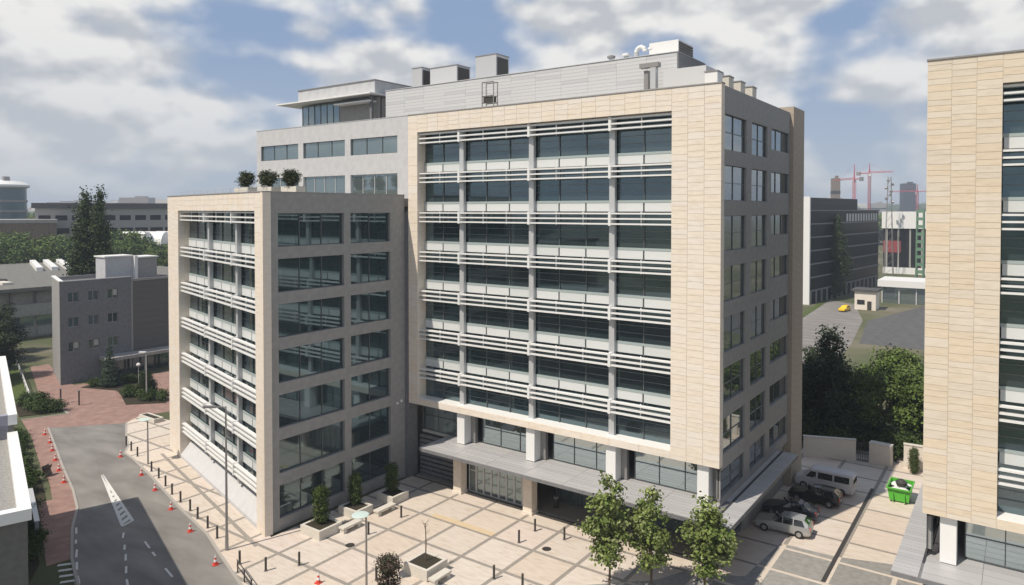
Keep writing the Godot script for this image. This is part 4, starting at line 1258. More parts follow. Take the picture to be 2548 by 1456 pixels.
func vehicles() -> void:
	var wagon := [[-2.15, 0.68, 0.32, 0.66, 0.68, 0.5], [-2.0, 0.82, 0.24, 0.76, 0.79, 0.62], [-1.2, 0.87, 0.22, 0.88, 0.92, 0.68], [-0.75, 0.87, 0.22, 0.92, 0.97, 0.68], [-0.05, 0.87, 0.22, 0.93, 1.44, 0.6], [0.5, 0.87, 0.22, 0.94, 1.5, 0.62], [1.6, 0.87, 0.22, 0.95, 1.46, 0.6], [1.95, 0.84, 0.26, 0.95, 1.2, 0.64], [2.12, 0.78, 0.34, 0.86, 0.9, 0.66]]
	var wagon_w := [[-0.62, 0.02, -0.12, 0.02, 0.97, 1.38, 0.845, 0.665], [0.1, 0.82, 0.1, 0.82, 0.97, 1.41, 0.85, 0.665], [0.9, 1.72, 0.9, 1.5, 0.98, 1.39, 0.85, 0.67], [-0.77, 0.99, 0.7, -0.08, 1.43, 0.56], [1.99, 1.18, 0.62, 1.66, 1.44, 0.54]]
	var sedan := [[-2.2, 0.66, 0.32, 0.62, 0.64, 0.5], [-2.02, 0.84, 0.24, 0.72, 0.75, 0.62], [-1.2, 0.88, 0.22, 0.86, 0.9, 0.68], [-0.65, 0.88, 0.22, 0.9, 0.95, 0.68], [0.05, 0.88, 0.22, 0.91, 1.38, 0.58], [0.7, 0.88, 0.22, 0.92, 1.42, 0.6], [1.3, 0.88, 0.22, 0.93, 1.2, 0.62], [1.65, 0.87, 0.24, 0.94, 1.0, 0.66], [2.15, 0.8, 0.32, 0.88, 0.94, 0.66]]
	var sedan_w := [[-0.5, 0.2, 0.02, 0.2, 0.95, 1.32, 0.855, 0.65], [0.28, 1.2, 0.28, 0.92, 0.96, 1.34, 0.855, 0.655], [-0.67, 0.97, 0.7, 0.02, 1.37, 0.54], [1.62, 1.03, 0.66, 1.0, 1.33, 0.56]]
	var van := [[-2.55, 0.74, 0.36, 0.84, 0.88, 0.6], [-2.4, 0.9, 0.28, 0.98, 1.02, 0.72], [-2.0, 0.95, 0.26, 1.1, 1.16, 0.8], [-1.72, 0.96, 0.26, 1.14, 1.3, 0.82], [-1.05, 0.96, 0.26, 1.16, 1.92, 0.78], [-0.5, 0.96, 0.26, 1.16, 1.98, 0.8], [1.8, 0.96, 0.26, 1.16, 1.98, 0.8], [2.42, 0.95, 0.28, 1.16, 1.94, 0.8], [2.52, 0.93, 0.34, 1.14, 1.86, 0.8]]
	var van_w := [[-1.5, -0.62, -1.08, -0.62, 1.2, 1.72, 0.945, 0.85], [-0.45, 0.8, -0.45, 0.8, 1.2, 1.74, 0.945, 0.855], [0.95, 2.2, 0.95, 2.2, 1.2, 1.74, 0.945, 0.855], [-1.76, 1.3, 0.82, -1.1, 1.88, 0.74], [2.56, 1.2, 0.8, 2.5, 1.78, 0.74]]
	car("parked_car", "silver estate car at the edge of the sunlit courtyard paving", "car", Vector3(-15.3, 0.1, -59.2), 0.06, wagon, wagon_w, [-1.35, 1.3], 0.32, mat(0.45, 0.46, 0.46, 0.28, 0.55), true)
	car("parked_car", "dark blue saloon car parked between the silver estate and a dark hatchback", "car", Vector3(-15.6, 0.1, -62.5), 0.03, sedan, sedan_w, [-1.35, 1.35], 0.32, mat(0.035, 0.042, 0.055, 0.22, 0.3), true)
	car("parked_car", "black estate car parked in shade beside the white van", "car", Vector3(-14.6, 0.1, -66.8), 0.0, wagon, wagon_w, [-1.35, 1.3], 0.32, mat(0.018, 0.018, 0.02, 0.2, 0.2), true)
	car("parked_van", "white minibus parked in the shade of the office building", "van", Vector3(-14.5, 0.1, -70.3), 0.0, van, van_w, [-1.7, 1.55], 0.34, mat(0.58, 0.58, 0.6, 0.3, 0.0), true)
	# skip: tapered trough with ribs
	var t := thing("skip_container", "bright green metal skip heaped with white sacks", "container", Vector3(-8.5, 0.1, -71.7))
	var m := mat(0.09, 0.42, 0.04, 0.5)
	var b := MB.new()
	var lo := [Vector3(-0.75, 0.12, -0.9), Vector3(0.75, 0.12, -0.9), Vector3(0.75, 0.12, 0.85), Vector3(-0.75, 0.12, 0.85)]
	var hi := [Vector3(-0.9, 1.3, -1.5), Vector3(0.9, 1.3, -1.5), Vector3(0.9, 1.3, 1.25), Vector3(-0.9, 1.3, 1.25)]
	for i in 4:
		var j := (i + 1) % 4
		var o: Vector3 = (lo[i] + lo[j]) * 0.5
		b.quad(lo[i], lo[j], hi[j], hi[i], Vector3(o.x, 0, o.z).normalized())
	b.quad(lo[0], lo[1], lo[2], lo[3], Vector3.DOWN)
	put(t, "trough", b, m)
	bx(t, "rim", Vector3(0.92, 1.3, -0.12), Vector3(0.1, 0.12, 2.9), m)
	bx(t, "rim", Vector3(-0.92, 1.3, -0.12), Vector3(0.1, 0.12, 2.9), m)
	bx(t, "rim", Vector3(0, 1.3, 1.28), Vector3(1.94, 0.12, 0.1), m)
	bx(t, "rim", Vector3(0, 1.3, -1.53), Vector3(1.94, 0.12, 0.1), m)
	for x in [-0.45, 0.45]:
		bx(t, "rib", Vector3(x, 0.7, 1.12), Vector3(0.1, 1.1, 0.12), m)
	for x in [-0.6, 0.6]:
		bx(t, "runner", Vector3(x, 0.06, 0), Vector3(0.14, 0.12, 1.9), M.metal_dark)
	var k := 0
	for s in [[-0.35, 1.18, 0.7, 0.5], [0.4, 1.2, 0.6, 0.46], [0.0, 1.3, -0.1, 0.55], [-0.4, 1.2, -0.8, 0.5], [0.45, 1.22, -0.7, 0.48]]:
		var sk := MB.new()
		sk.lathe(Vector3.ZERO, [[-0.55, 0.0], [-0.4, 0.75], [0.0, 1.0], [0.3, 0.8], [0.5, 0.3], [0.55, 0.0]], 10)
		var o := put(self, "rubble_sack", sk, M.white)
		o.position = Vector3(-8.5 + s[0], s[1], -71.7 + s[2])
		o.scale = Vector3(s[3], s[3] * 0.75, s[3])
		o.rotation = Vector3(0.2 * sin(k * 2.0), k, 0.25 * cos(k * 3.0))
		tag(o, "white sack heaped in the green skip", "sack", "sacks in the skip")
		k += 1
	var bag := MB.new()
	bag.lathe(Vector3.ZERO, [[-0.3, 0.0], [-0.22, 0.4], [0.05, 0.5], [0.28, 0.2], [0.32, 0.0]], 9)
	var bo := put(self, "rubbish_bag", bag, M.metal_dark)
	bo.position = Vector3(-8.4, 1.72, -71.5)
	tag(bo, "black bag lying on the white sacks in the skip", "bag")

# ------------------------------------------------------------------ other buildings
func other_buildings() -> void:
	M.lavender = mat(0.30, 0.30, 0.36, 0.8)
	# flat-roofed building by the road, seen from above
	var t := thing("flat_roof_building", "flat-roofed building with white parapet beside the road, gravel roof", "building")
	var d := Vector3(0.953, 0, 0.303)
	var F := frame_at(Vector3(-67.8, 0, -23.4), d) 
	bb(t, "wall", Vector3(0.15, 0, 0.15), Vector3(20.9, 13.4, 18.0), M.dark_render, F)
	bb(t, "wall", Vector3(20.9, 0, 0.15), Vector3(34.4, 12.5, 18.0), M.dark_render, F)
	bb(t, "roof", Vector3(0.4, 13.4, 0.4), Vector3(20.6, 13.5, 17.8), M.roof_gravel, F)
	bb(t, "roof", Vector3(20.9, 12.5, 0.5), Vector3(34.0, 12.6, 17.8), M.roof_gravel, F)
	bb(t, "parapet", Vector3(0.0, 13.4, 0.0), Vector3(20.9, 14.0, 0.45), M.white, F)
	bb(t, "parapet", Vector3(0.0, 13.4, 0.45), Vector3(0.45, 14.0, 18.0), M.white, F)
	bb(t, "parapet", Vector3(20.45, 12.5, 0.45), Vector3(20.9, 14.0, 18.0), M.lavender, F)
	bb(t, "parapet", Vector3(20.9, 12.5, 0.0), Vector3(34.5, 13.0, 0.5), M.white, F)
	bb(t, "parapet", Vector3(34.0, 12.5, 0.5), Vector3(34.5, 13.0, 18.0), M.white, F)
	bb(t, "roof_hatch", Vector3(29.0, 12.6, 6.0), Vector3(30.2, 13.2, 7.0), M.metal_dark, F)
	bb(t, "roof_vent", Vector3(15.0, 13.5, 2.2), Vector3(16.0, 14.3, 3.2), M.metal_dark, F)
	# dark grey block with small windows
	t = thing("office_block", "dark grey block with small paired windows and white roof boxes", "building")
	var G := frame_at(Vector3(-115.4, 0, -46.8), Vector3(0.0, 0, -1.0))
	var holes := []
	for c in 3:
		for r in 3:
			holes.append([1.1 + 2.85 * c, 2.65 + 2.85 * c, 12.15 - 3.72 * r, 13.65 - 3.72 * r])
	cut_wall(t, "front_wall", G, 0, 10.4, 0, 15.3, holes, 0.25, M.grey_dark)
	for h in holes:
		var w := window(t, G, h[0], h[1], h[2], h[3], -0.2, 2, 1, M.grey, "", 0.1)
		if rng.randf() < 0.35:
			bb(t, "blind", Vector3(h[0] + 0.85, h[2] + 0.5, -0.13), Vector3(h[1] - 0.12, h[3] - 0.1, -0.11), M.blind, G)
	var body := MB.new()
	body.prism(poly([-115.7, -46.9, -126.2, -50.2, -126.2, -66.0, -115.7, -66.0]), 0.0, 14.6)
	put(t, "body", body, M.grey)
	var rf := MB.new()
	rf.prism(poly([-116.0, -47.4, -125.8, -50.5, -125.8, -66.0, -116.0, -66.0]), 14.6, 14.7)
	put(t, "roof", rf, M.roof_dark)
	var EF := frame_at(Vector3(-126.3, 0, -50.1), Vector3(10.9, 0, 3.3))
	bb(t, "end_wall", Vector3(0, 0, -0.3), Vector3(11.3, 15.3, 0), M.grey, EF)
	bb(t, "end_coping", Vector3(0, 15.3, -0.5), Vector3(11.4, 15.45, 0.06), M.white, EF)
	bb(t, "coping", Vector3(-0.02, 15.3, -0.4), Vector3(10.4, 15.42, 0.05), M.metal_light, G)
	bb(t, "back_parapet", Vector3(-126.4, 14.6, -66.0), Vector3(-126.1, 15.2, -50.3), M.grey)
	bb(t, "brown_front", Vector3(10.4, 3.5, -0.4), Vector3(18.5, 14.6, -0.1), M.screen_brown, G)
	bb(t, "brown_frame", Vector3(10.4, 3.5, -0.1), Vector3(10.65, 14.9, 0.03), M.grey, G)
	bb(t, "brown_frame", Vector3(10.4, 14.6, -0.4), Vector3(18.5, 14.95, 0.05), M.metal_grey, G)
	for i in 11:
		bb(t, "slat", Vector3(10.7, 3.7 + i, -0.1), Vector3(18.5, 4.45 + i, -0.05), M.screen_brown, G)
	bb(t, "entrance_canopy", Vector3(5.4, 2.9, 0.0), Vector3(18.5, 3.4, 3.0), M.concrete, G)
	for x in [5.8, 11.0, 16.0]:
		bb(t, "canopy_post", Vector3(x, 0, 2.6), Vector3(x + 0.25, 2.9, 2.85), M.concrete, G)
	for k in 4:
		window(t, G, 7.0 + 2.4 * k, 9.2 + 2.4 * k, 0.1, 2.8, 0.06, 2, 1, M.mullion)
	bb(t, "stair_house", Vector3(7.9, 14.7, -6.2), Vector3(12.2, 18.4, -3.0), M.pale_clad, G)
	bb(t, "stair_house_roof", Vector3(7.7, 18.4, -6.4), Vector3(12.3, 18.6, -2.8), M.white, G)
	bb(t, "lift_house", Vector3(12.7, 14.7, -6.0), Vector3(16.0, 18.1, -2.6), M.grey, G)
	bb(t, "lift_house_roof", Vector3(12.5, 18.1, -6.2), Vector3(16.2, 18.3, -2.4), M.white, G)
	bb(t, "white_edge", Vector3(12.2, 14.7, -3.0), Vector3(12.7, 18.5, -2.3), M.white, G)
	# concrete hall behind
	t = thing("concrete_hall", "low concrete hall with skylight strips on its flat roof", "building")
	bb(t, "body", Vector3(-238, 0, -104), Vector3(-164.5, 9.6, -44), M.concrete)
	bb(t, "roof", Vector3(-239, 9.6, -105), Vector3(-162.4, 10.3, -42), M.roof_gravel2)
	bb(t, "parapet_band", Vector3(-163.6, 4.6, -90), Vector3(-163.2, 6.9, -42), M.concrete)
	bb(t, "balcony_slab", Vector3(-164.5, 4.4, -90), Vector3(-163.3, 4.7, -42), M.concrete)
	for k in 10:
		bb(t, "pier", Vector3(-164.4, 6.9, -44.3 - 4.5 * k), Vector3(-164.0, 9.6, -44.0 - 4.5 * k), M.grey_dark)
		bb(t, "glazing", Vector3(-164.45, 2.2, -44.3 - 4.5 * k), Vector3(-164.35, 4.2, -48.3 - 4.5 * k), M.glass_clear)
		bb(t, "base_panel", Vector3(-164.45, 0.3, -44.4 - 4.5 * k), Vector3(-164.3, 1.9, -48.2 - 4.5 * k), M.concrete)
	for k in 4:
		bb(t, "skylight", Vector3(0, 10.3, -0.7), Vector3(34, 11.3, 0.7), M.white, frame_at(Vector3(-236.0 + 1.0 * k, 0, -88.6 - 3.1 * k), Vector3(32, 0, 10.4)))
	bb(t, "roof_vent", Vector3(-186, 10.3, -62), Vector3(-178, 11.0, -58), M.metal_dark)
	bb(t, "roof_vent", Vector3(-177, 10.3, -61), Vector3(-172, 10.8, -59), M.planter)
	# courtyard end walls
	wall("courtyard_wall", "shaded sandstone wall closing the courtyard beside the stair tower", Vector3(-18.3, 0.09, -78.4), Vector3(-13.6, 0.09, -80.2), 2.1, 0.35)
	wall("courtyard_wall", "narrow pale wall pier between the dark gate and the planting", Vector3(-12.4, 0.09, -80.4), Vector3(-10.4, 0.09, -80.2), 2.0, 0.9)
	wall("courtyard_wall", "sunlit pale wall behind the green skip", Vector3(-9.3, 0.09, -80.6), Vector3(-2.0, 0.09, -81.0), 2.4, 0.4)
	t = thing("courtyard_gate", "dark metal gate between the courtyard wall and the pale pier", "gate", Vector3(-13.0, 0.09, -80.3))
	for k in 7:
		bx(t, "bar", Vector3(-0.5 + 0.165 * k, 1.0, 0), Vector3(0.05, 1.9, 0.05), M.metal_dark)
	for y in [0.15, 1.9]:
		bx(t, "rail", Vector3(0, y, 0), Vector3(1.1, 0.08, 0.06), M.metal_dark)
	# rooftop units of the main building
	for u in [["tall grey air handling unit on the roof beside the penthouse", -54.3, -52.9, 41.4], ["wide low grey air handling unit on the plant roof", -51.7, -48.0, 41.1], ["beige boxed air handling unit on the middle of the plant roof", -45.5, -42.9, 41.6]]:
		t = thing("rooftop_unit", u[0], "air unit", Vector3((u[1] + u[2]) * 0.5, 38.62, -58.5))
		var w: float = u[2] - u[1]
		var h: float = u[3] - 38.62
		bx(t, "casing", Vector3(0, h * 0.5 + 0.12, 0), Vector3(w, h - 0.24, 2.2), M.metal_light if w < 3.0 else M.screen2)
		bx(t, "end_grille", Vector3(w * 0.5 + 0.02, h * 0.5 + 0.15, 0), Vector3(0.05, h * 0.7, 1.8), M.metal_dark)
		bx(t, "lid", Vector3(0, h, 0), Vector3(w + 0.12, 0.08, 2.3), M.metal_grey)
		bx(t, "plinth", Vector3(0, 0.06, 0), Vector3(w + 0.5, 0.12, 2.4), M.metal_dark)
	t = thing("rooftop_unit", "large dark louvred cooling unit at the right end of the plant roof", "air unit", Vector3(-24.6, 38.62, -58.0))
	bx(t, "casing", Vector3(0, 0.85, 0), Vector3(2.6, 1.3, 3.2), M.white)
	for k in 5:
		bx(t, "louvre", Vector3(1.33, 0.4 + 0.22 * k, 0), Vector3(0.08, 0.14, 3.0), M.metal_dark)
	bx(t, "plinth", Vector3(0, 0.1, 0), Vector3(2.7, 0.2, 3.3), M.metal_dark)
	for i in 4:
		t = thing("roof_vent", ["slim round vent pipe beside the cooling unit", "squat white vent box beside the cooling unit", "curved duct hood behind the cooling unit", "small white vent cowl at the screen edge"][i], "vent", Vector3(-29.4 + 1.2 * i, 38.62, -56.2 - 0.5 * (i % 2)))
		var b := MB.new()
		b.tube(Vector3.ZERO, Vector3(0, 0.6 + 0.12 * i, 0), 0.22, 0.22, 10)
		put(t, "pipe", b, M.metal_light)
		var c := MB.new()
		if i == 2:
			for q in 6:
				var a0 := PI * q / 6.0
				var a1 := PI * (q + 1) / 6.0
				c.tube(Vector3(0.4 - 0.4 * cos(a0), 0.84 + 0.4 * sin(a0), 0), Vector3(0.4 - 0.4 * cos(a1), 0.84 + 0.4 * sin(a1), 0), 0.2, 0.2, 9)
		else:
			c.lathe(Vector3(0, 0.6 + 0.12 * i, 0), [[0.0, 0.22], [0.05, 0.36], [0.22, 0.36], [0.34, 0.0]], 12)
		put(t, "hood", c, M.white if i != 0 else M.metal_grey)
	# chimney boxes along the end parapet
	for i in 4:
		t = thing("chimney_box", ["white chimney box at the front corner of the roof edge", "second pale chimney box behind the corner on the roof edge", "third pale chimney box along the roof edge", "rearmost pale chimney box along the roof edge"][i], "chimney", Vector3(-18.6, 34.6, [-51.7, -54.2, -57.0, -60.0][i]))
		bx(t, "shaft", Vector3(0, 0.75, 0), Vector3(0.95, 1.5, 1.1), M.white if i == 0 else M.planter)
		bx(t, "cap", Vector3(0, 1.54, 0), Vector3(1.05, 0.08, 1.2), M.metal_grey)
	t = thing("duct_stack", "bent grey duct rising beside the white roof box", "duct", Vector3(-23.6, 34.6, -52.3))
	bx(t, "upright", Vector3(0, 1.4, 0), Vector3(0.45, 2.8, 0.5), M.metal_light)
	bx(t, "upright", Vector3(-0.7, 1.2, -0.2), Vector3(0.35, 2.4, 0.4), M.metal_grey)
	bx(t, "cross_duct", Vector3(-0.35, 2.75, 0.0), Vector3(1.6, 0.35, 0.55), M.metal_grey)
	# window-cleaning cradle frame
	t = thing("roof_cradle", "dark steel cradle frame standing on the parapet roof", "cradle", Vector3(-39.5, 34.6, -51.9))
	for s in [[-0.65, -0.3], [0.65, -0.3], [-0.65, 0.3], [0.65, 0.3]]:
		bx(t, "post", Vector3(s[0], 1.5, s[1]), Vector3(0.07, 3.0, 0.07), M.metal_grey)
	for y in [1.1, 1.7, 2.95]:
		for z in [-0.3, 0.3]:
			bx(t, "rail", Vector3(0, y, z), Vector3(1.3, 0.07, 0.06), M.metal_dark)
	bx(t, "basket", Vector3(0, 1.4, 0), Vector3(1.1, 0.5, 0.5), M.metal_dark)

func wall(called: String, label: String, a: Vector3, b: Vector3, h: float, th: float) -> void:
	var t := thing(called, label, "wall", Vector3.ZERO)
	var F := frame_at(a, b - a)
	var l := a.distance_to(b)
	bb(t, "body", Vector3(0, 0, -th), Vector3(l, h, 0), M.stone4, F)
	bb(t, "coping", Vector3(-0.04, h, -th - 0.05), Vector3(l + 0.04, h + 0.09, 0.05), M.planter, F)

# ------------------------------------------------------------------ distance
func far_things() -> void:
	M.screen_brown = M.get("screen_brown", mat(0.12, 0.115, 0.115, 0.7))
	# dark banded office beyond the service road
	var t := thing("banded_office", "dark glass office with pale horizontal bands and white end wall beyond the service road", "building")
	var F := frame_at(Vector3(-47.0, 0, -206.0), Vector3(7.5, 0, -66.0))
	bb(t, "body", Vector3(0.3, 0, -15.0), Vector3(66.4, 26.0, -0.3), M.glass_dark, F)
	bb(t, "end_wall", Vector3(-0.4, 0, -15.0), Vector3(0.3, 29.6, 0.1), M.white, F)
	bb(t, "plant_floor", Vector3(0.3, 26.0, -14.0), Vector3(46.0, 29.4, -1.2), M.roof_dark, F)
	for i in 7:
		bb(t, "band", Vector3(0.3, 3.4 + 3.7 * i, -0.3), Vector3(66.4, 3.75 + 3.7 * i, 0.15), M.grey_dark, F)
	for i in 15:
		bb(t, "pier", Vector3(1.0 + 4.4 * i, 0, -0.3), Vector3(1.4 + 4.4 * i, 3.4, 0.1), M.grey, F)
	for i in 12:
		bb(t, "window_strip", Vector3(32.0 + 2.8 * i, 22.4, -0.3), Vector3(33.6 + 2.8 * i, 24.8, -0.22), M.pale_clad, F)
	t = thing("white_roof_hall", "building with white roof band and dark glass front at the end of the service road", "building")
	bb(t, "body", Vector3(-46.0, 0, -345), Vector3(-10.0, 18.4, -327), M.glass_dark)
	bb(t, "roof_band", Vector3(-46.5, 18.4, -346), Vector3(-9.0, 25.2, -326.2), M.white)
	bb(t, "red_panel", Vector3(-46.0, 8.6, -326.95), Vector3(-39.6, 13.4, -326.8), M.red_dull)
	for i in 8:
		bb(t, "pier", Vector3(-45.0 + 4.2 * i, 0, -327), Vector3(-44.4 + 4.2 * i, 18.4, -326.7), M.concrete)
	bb(t, "base_wall", Vector3(-46.0, 0, -326.9), Vector3(-12.0, 2.6, -326.5), M.white)
	t = thing("low_pavilion", "long low pavilion with white roof edge at the far side of the grey yard", "building")
	bb(t, "body", Vector3(-31.5, 0, -234), Vector3(20, 4.6, -222.8), M.glass_clear)
	bb(t, "inner_wall", Vector3(-31.0, 0, -233.5), Vector3(19.5, 4.5, -226), M.concrete)
	bb(t, "roof", Vector3(-32.5, 4.6, -235), Vector3(21, 6.4, -221.6), M.white)
	for i in 12:
		bb(t, "post", Vector3(-31.6 + 4.2 * i, 0, -222.7), Vector3(-31.3 + 4.2 * i, 4.6, -222.4), M.pale_clad)
	t = thing("gate_kiosk", "cream gatehouse kiosk with dark flat roof beside the service road", "building")
	bb(t, "body", Vector3(-35.2, 0, -209), Vector3(-30.2, 4.8, -203.5), M.stone4)
	bb(t, "roof", Vector3(-35.8, 4.8, -209.6), Vector3(-29.6, 5.3, -203), M.roof_dark)
	bb(t, "door", Vector3(-32.2, 0.05, -203.5), Vector3(-31.2, 2.3, -203.42), M.metal_dark)
	bb(t, "window", Vector3(-34.6, 1.4, -203.5), Vector3(-32.8, 2.6, -203.42), M.car_glass)
	var yc := [[-2.1, 0.7, 0.3, 0.66, 0.68, 0.5], [-1.9, 0.82, 0.24, 0.76, 0.79, 0.62], [-1.2, 0.87, 0.22, 0.88, 0.92, 0.68], [-0.75, 0.87, 0.22, 0.92, 0.97, 0.68], [-0.05, 0.87, 0.22, 0.93, 1.44, 0.6], [1.6, 0.87, 0.22, 0.95, 1.46, 0.6], [2.1, 0.78, 0.34, 0.86, 0.9, 0.66]]
	car("yellow_car", "small yellow car on the service road beside the kiosk", "car", Vector3(-36.6, 0.02, -198.0), 1.4, yc, [[-0.62, 0.02, -0.12, 0.02, 0.97, 1.38, 0.845, 0.665], [0.1, 1.4, 0.1, 1.3, 0.97, 1.39, 0.85, 0.667]], [-1.3, 1.3], 0.32, mat(0.75, 0.5, 0.03, 0.4), false)
	t = thing("green_mast", "slim green lattice mast rising behind the matching office building", "mast", Vector3(-25.9, 0, -258.7))
	var b := MB.new()
	for s in [[-1, -1], [1, -1], [1, 1], [-1, 1]]:
		b.tube(Vector3(s[0], 0, s[1]), Vector3(s[0] * 0.9, 26, s[1] * 0.9), 0.3, 0.25, 6)
	put(t, "leg_frame", b, M.mast_green)
	for i in 11:
		bx(t, "platform", Vector3(0, 1.5 + 2.4 * i, 0), Vector3(2.3, 0.9, 2.3), M.mast_green)
	t = thing("antenna_mast", "lattice antenna mast with round drums on the skyline", "mast", Vector3(-42.6, 0, -317.0))
	b = MB.new()
	for s in [[-1, -1], [1, -1], [1, 1], [-1, 1]]:
		b.tube(Vector3(s[0] * 1.6, 0, s[1] * 1.6), Vector3(s[0] * 0.5, 39, s[1] * 0.5), 0.12, 0.08, 5)
	for i in 13:
		var y := 3.0 * i
		var w := lerpf(1.6, 0.5, y / 39.0)
		b.tube(Vector3(-w, y, w), Vector3(w, y + 3, w), 0.06, 0.06, 4)
		b.tube(Vector3(w, y, -w), Vector3(w, y + 3, w), 0.06, 0.06, 4)
	put(t, "lattice", b, M.metal_grey)
	for i in 7:
		var a := i * 2.4
		b = MB.new()
		var y := 29.0 + 1.4 * i
		b.tube(Vector3(cos(a) * 0.9, y, sin(a) * 0.9), Vector3(cos(a) * 1.6, y, sin(a) * 1.6), 0.5, 0.5, 10)
		put(t, "drum_antenna", b, M.metal_grey)
	# cranes
	crane(Vector3(-120.4, 0, -689.0), 52.0, 66.0, 2.3, 32.0, "red tower crane with long level jib above the dark office")
	crane(Vector3(-118.0, 0, -751.0), 60.0, 70.0, -0.3, 22.0, "red tower crane with raised counter jib beside the first crane")
	crane(Vector3(-93.0, 0, -895.0), 45.0, 54.0, 2.9, 30.0, "faint tower crane near the glass high-rise on the skyline")
	# towers on the skyline
	tower("skyline_tower", "wide glass high-rise tower on the hazy skyline", Vector3(-170, 0, -1490), Vector3(22, 74, 16), M.glass_dark)
	tower("skyline_tower", "slender tower above the dark office roof", Vector3(-174, 0, -883), Vector3(8, 62, 8), M.brown_wall)
	tower("skyline_tower", "small grey block next to the glass high-rise tower", Vector3(-222, 0, -1500), Vector3(26, 38, 16), M.concrete)
	var r := RandomNumberGenerator.new()
	r.seed = 77
	for i in 34:
		var far := r.randf_range(1700, 2700)
		var az := deg_to_rad(-35.5) + (r.randf_range(-0.60, -0.44) if i < 22 else r.randf_range(0.38, 0.53))
		var p := Vector3(sin(az) * far, 0, -cos(az) * far)
		tower("city_block", "pale hazy city block on the far horizon", p, Vector3(r.randf_range(20, 75), r.randf_range(26, 52), 25), [M.concrete, M.brown_wall, M.planter][r.randi() % 3], "far horizon blocks")
	# left: glazed round-topped tower
	t = thing("glazed_tower", "glazed tower with flat round white roof far behind the trees", "building", Vector3(-331.0, 0, -113.9))
	b = MB.new()
	b.lathe(Vector3.ZERO, [[0, 8.2], [34.6, 8.2]], 28)
	put(t, "glass_drum", b, M.glass_far)
	for i in 8:
		b = MB.new()
		b.lathe(Vector3(0, 1.0 + 4.0 * i, 0), [[0, 8.25], [0, 8.45], [0.9, 8.45], [0.9, 8.25]], 28)
		put(t, "floor_band", b, M.grey)
	b = MB.new()
	b.lathe(Vector3(0, 34.6, 0), [[0, 8.2], [0.5, 9.3], [1.3, 9.3], [2.6, 7.5], [3.3, 0.0]], 28)
	put(t, "roof_disc", b, M.white)
	bx(t, "roof_box", Vector3(4.0, 37.6, 0), Vector3(2.0, 3.0, 2.0), M.metal_grey)
	# long factory
	t = thing("long_factory", "very long flat grey factory with ribbon windows on the left horizon", "building")
	var L := frame_at(Vector3(-280.6, 0, -106.3), Vector3(17.4, 0, -37.9))
	var LL := 130.0
	bb(t, "body", Vector3(0, 0, -30), Vector3(LL, 26.6, -0.4), M.concrete, L)
	bb(t, "roof_edge", Vector3(-1, 26.6, -30), Vector3(LL, 28.4, 0.5), M.roof_dark, L)
	for i in 26:
		bb(t, "window_band", Vector3(1.0 + 5.0 * i, 22.2, -0.4), Vector3(4.6 + 5.0 * i, 24.0, -0.3), M.glass_dark, L)
		bb(t, "window_band", Vector3(1.0 + 5.0 * i, 17.4, -0.4), Vector3(5.2 + 5.0 * i, 19.4, -0.3), M.glass_dark, L)
	t = thing("brown_hall", "windowless brown hall with pale roof edge behind the trees", "building")
	var BF := frame_at(Vector3(-272.0, 0, -86.0), Vector3(5.5, 0, -14.9))
	bb(t, "body", Vector3(-10, 0, -26), Vector3(22, 21.6, 0), M.brown_wall, BF)
	bb(t, "roof_edge", Vector3(-10.3, 21.6, -26.3), Vector3(22.3, 22.7, 0.3), M.concrete, BF)
	for k in 5:
		bb(t, "buttress", Vector3(-8.0 + 7.0 * k, 0, 0), Vector3(-7.3 + 7.0 * k, 21.5, 0.35), M.brown_wall, BF)
	for i in 3:
		t = thing("white_tent", "white arched tent roof between the trees and the long factory", "tent", Vector3(-251.0 + 2.6 * i, 0, -125.5 - 5.2 * i), 0.35, "white tents by the factory")
		b = MB.new()
		for q in 8:
			var a0 := PI * q / 8.0
			var a1 := PI * (q + 1) / 8.0
			var n0 := Vector3(0, sin(a0), cos(a0))
			var n1 := Vector3(0, sin(a1), cos(a1))
			b.smooth_quad([Vector3(-6, 14 + 4.4 * sin(a0), 2.8 * cos(a0)), Vector3(6, 14 + 4.4 * sin(a0), 2.8 * cos(a0)), Vector3(6, 14 + 4.4 * sin(a1), 2.8 * cos(a1)), Vector3(-6, 14 + 4.4 * sin(a1), 2.8 * cos(a1))], [n0, n0, n1, n1])
			b.tri(Vector3(6, 14, 0), Vector3(6, 14 + 4.4 * sin(a0), 2.8 * cos(a0)), Vector3(6, 14 + 4.4 * sin(a1), 2.8 * cos(a1)), Vector3.RIGHT)
		put(t, "roof_skin", b, M.white)
		bx(t, "side_wall", Vector3(0, 7, 0), Vector3(11.9, 14, 5.5), M.concrete)
	# unseen block, added to give the glass something to mirror
	t = thing("added_block", "brown brick block added out of view for the glass to mirror", "building")
	bb(t, "body", Vector3(-150, 0, 22), Vector3(-78, 19, 40), M.brown_wall)
	bb(t, "roof", Vector3(-150.5, 19, 21.5), Vector3(-77.5, 19.6, 40.5), M.roof_dark)
	for i in 16:
		for j in 5:
			bb(t, "window", Vector3(-148 + 4.4 * i, 2.0 + 3.5 * j, 21.9), Vector3(-145.4 + 4.4 * i, 3.9 + 3.5 * j, 21.98), M.car_glass)

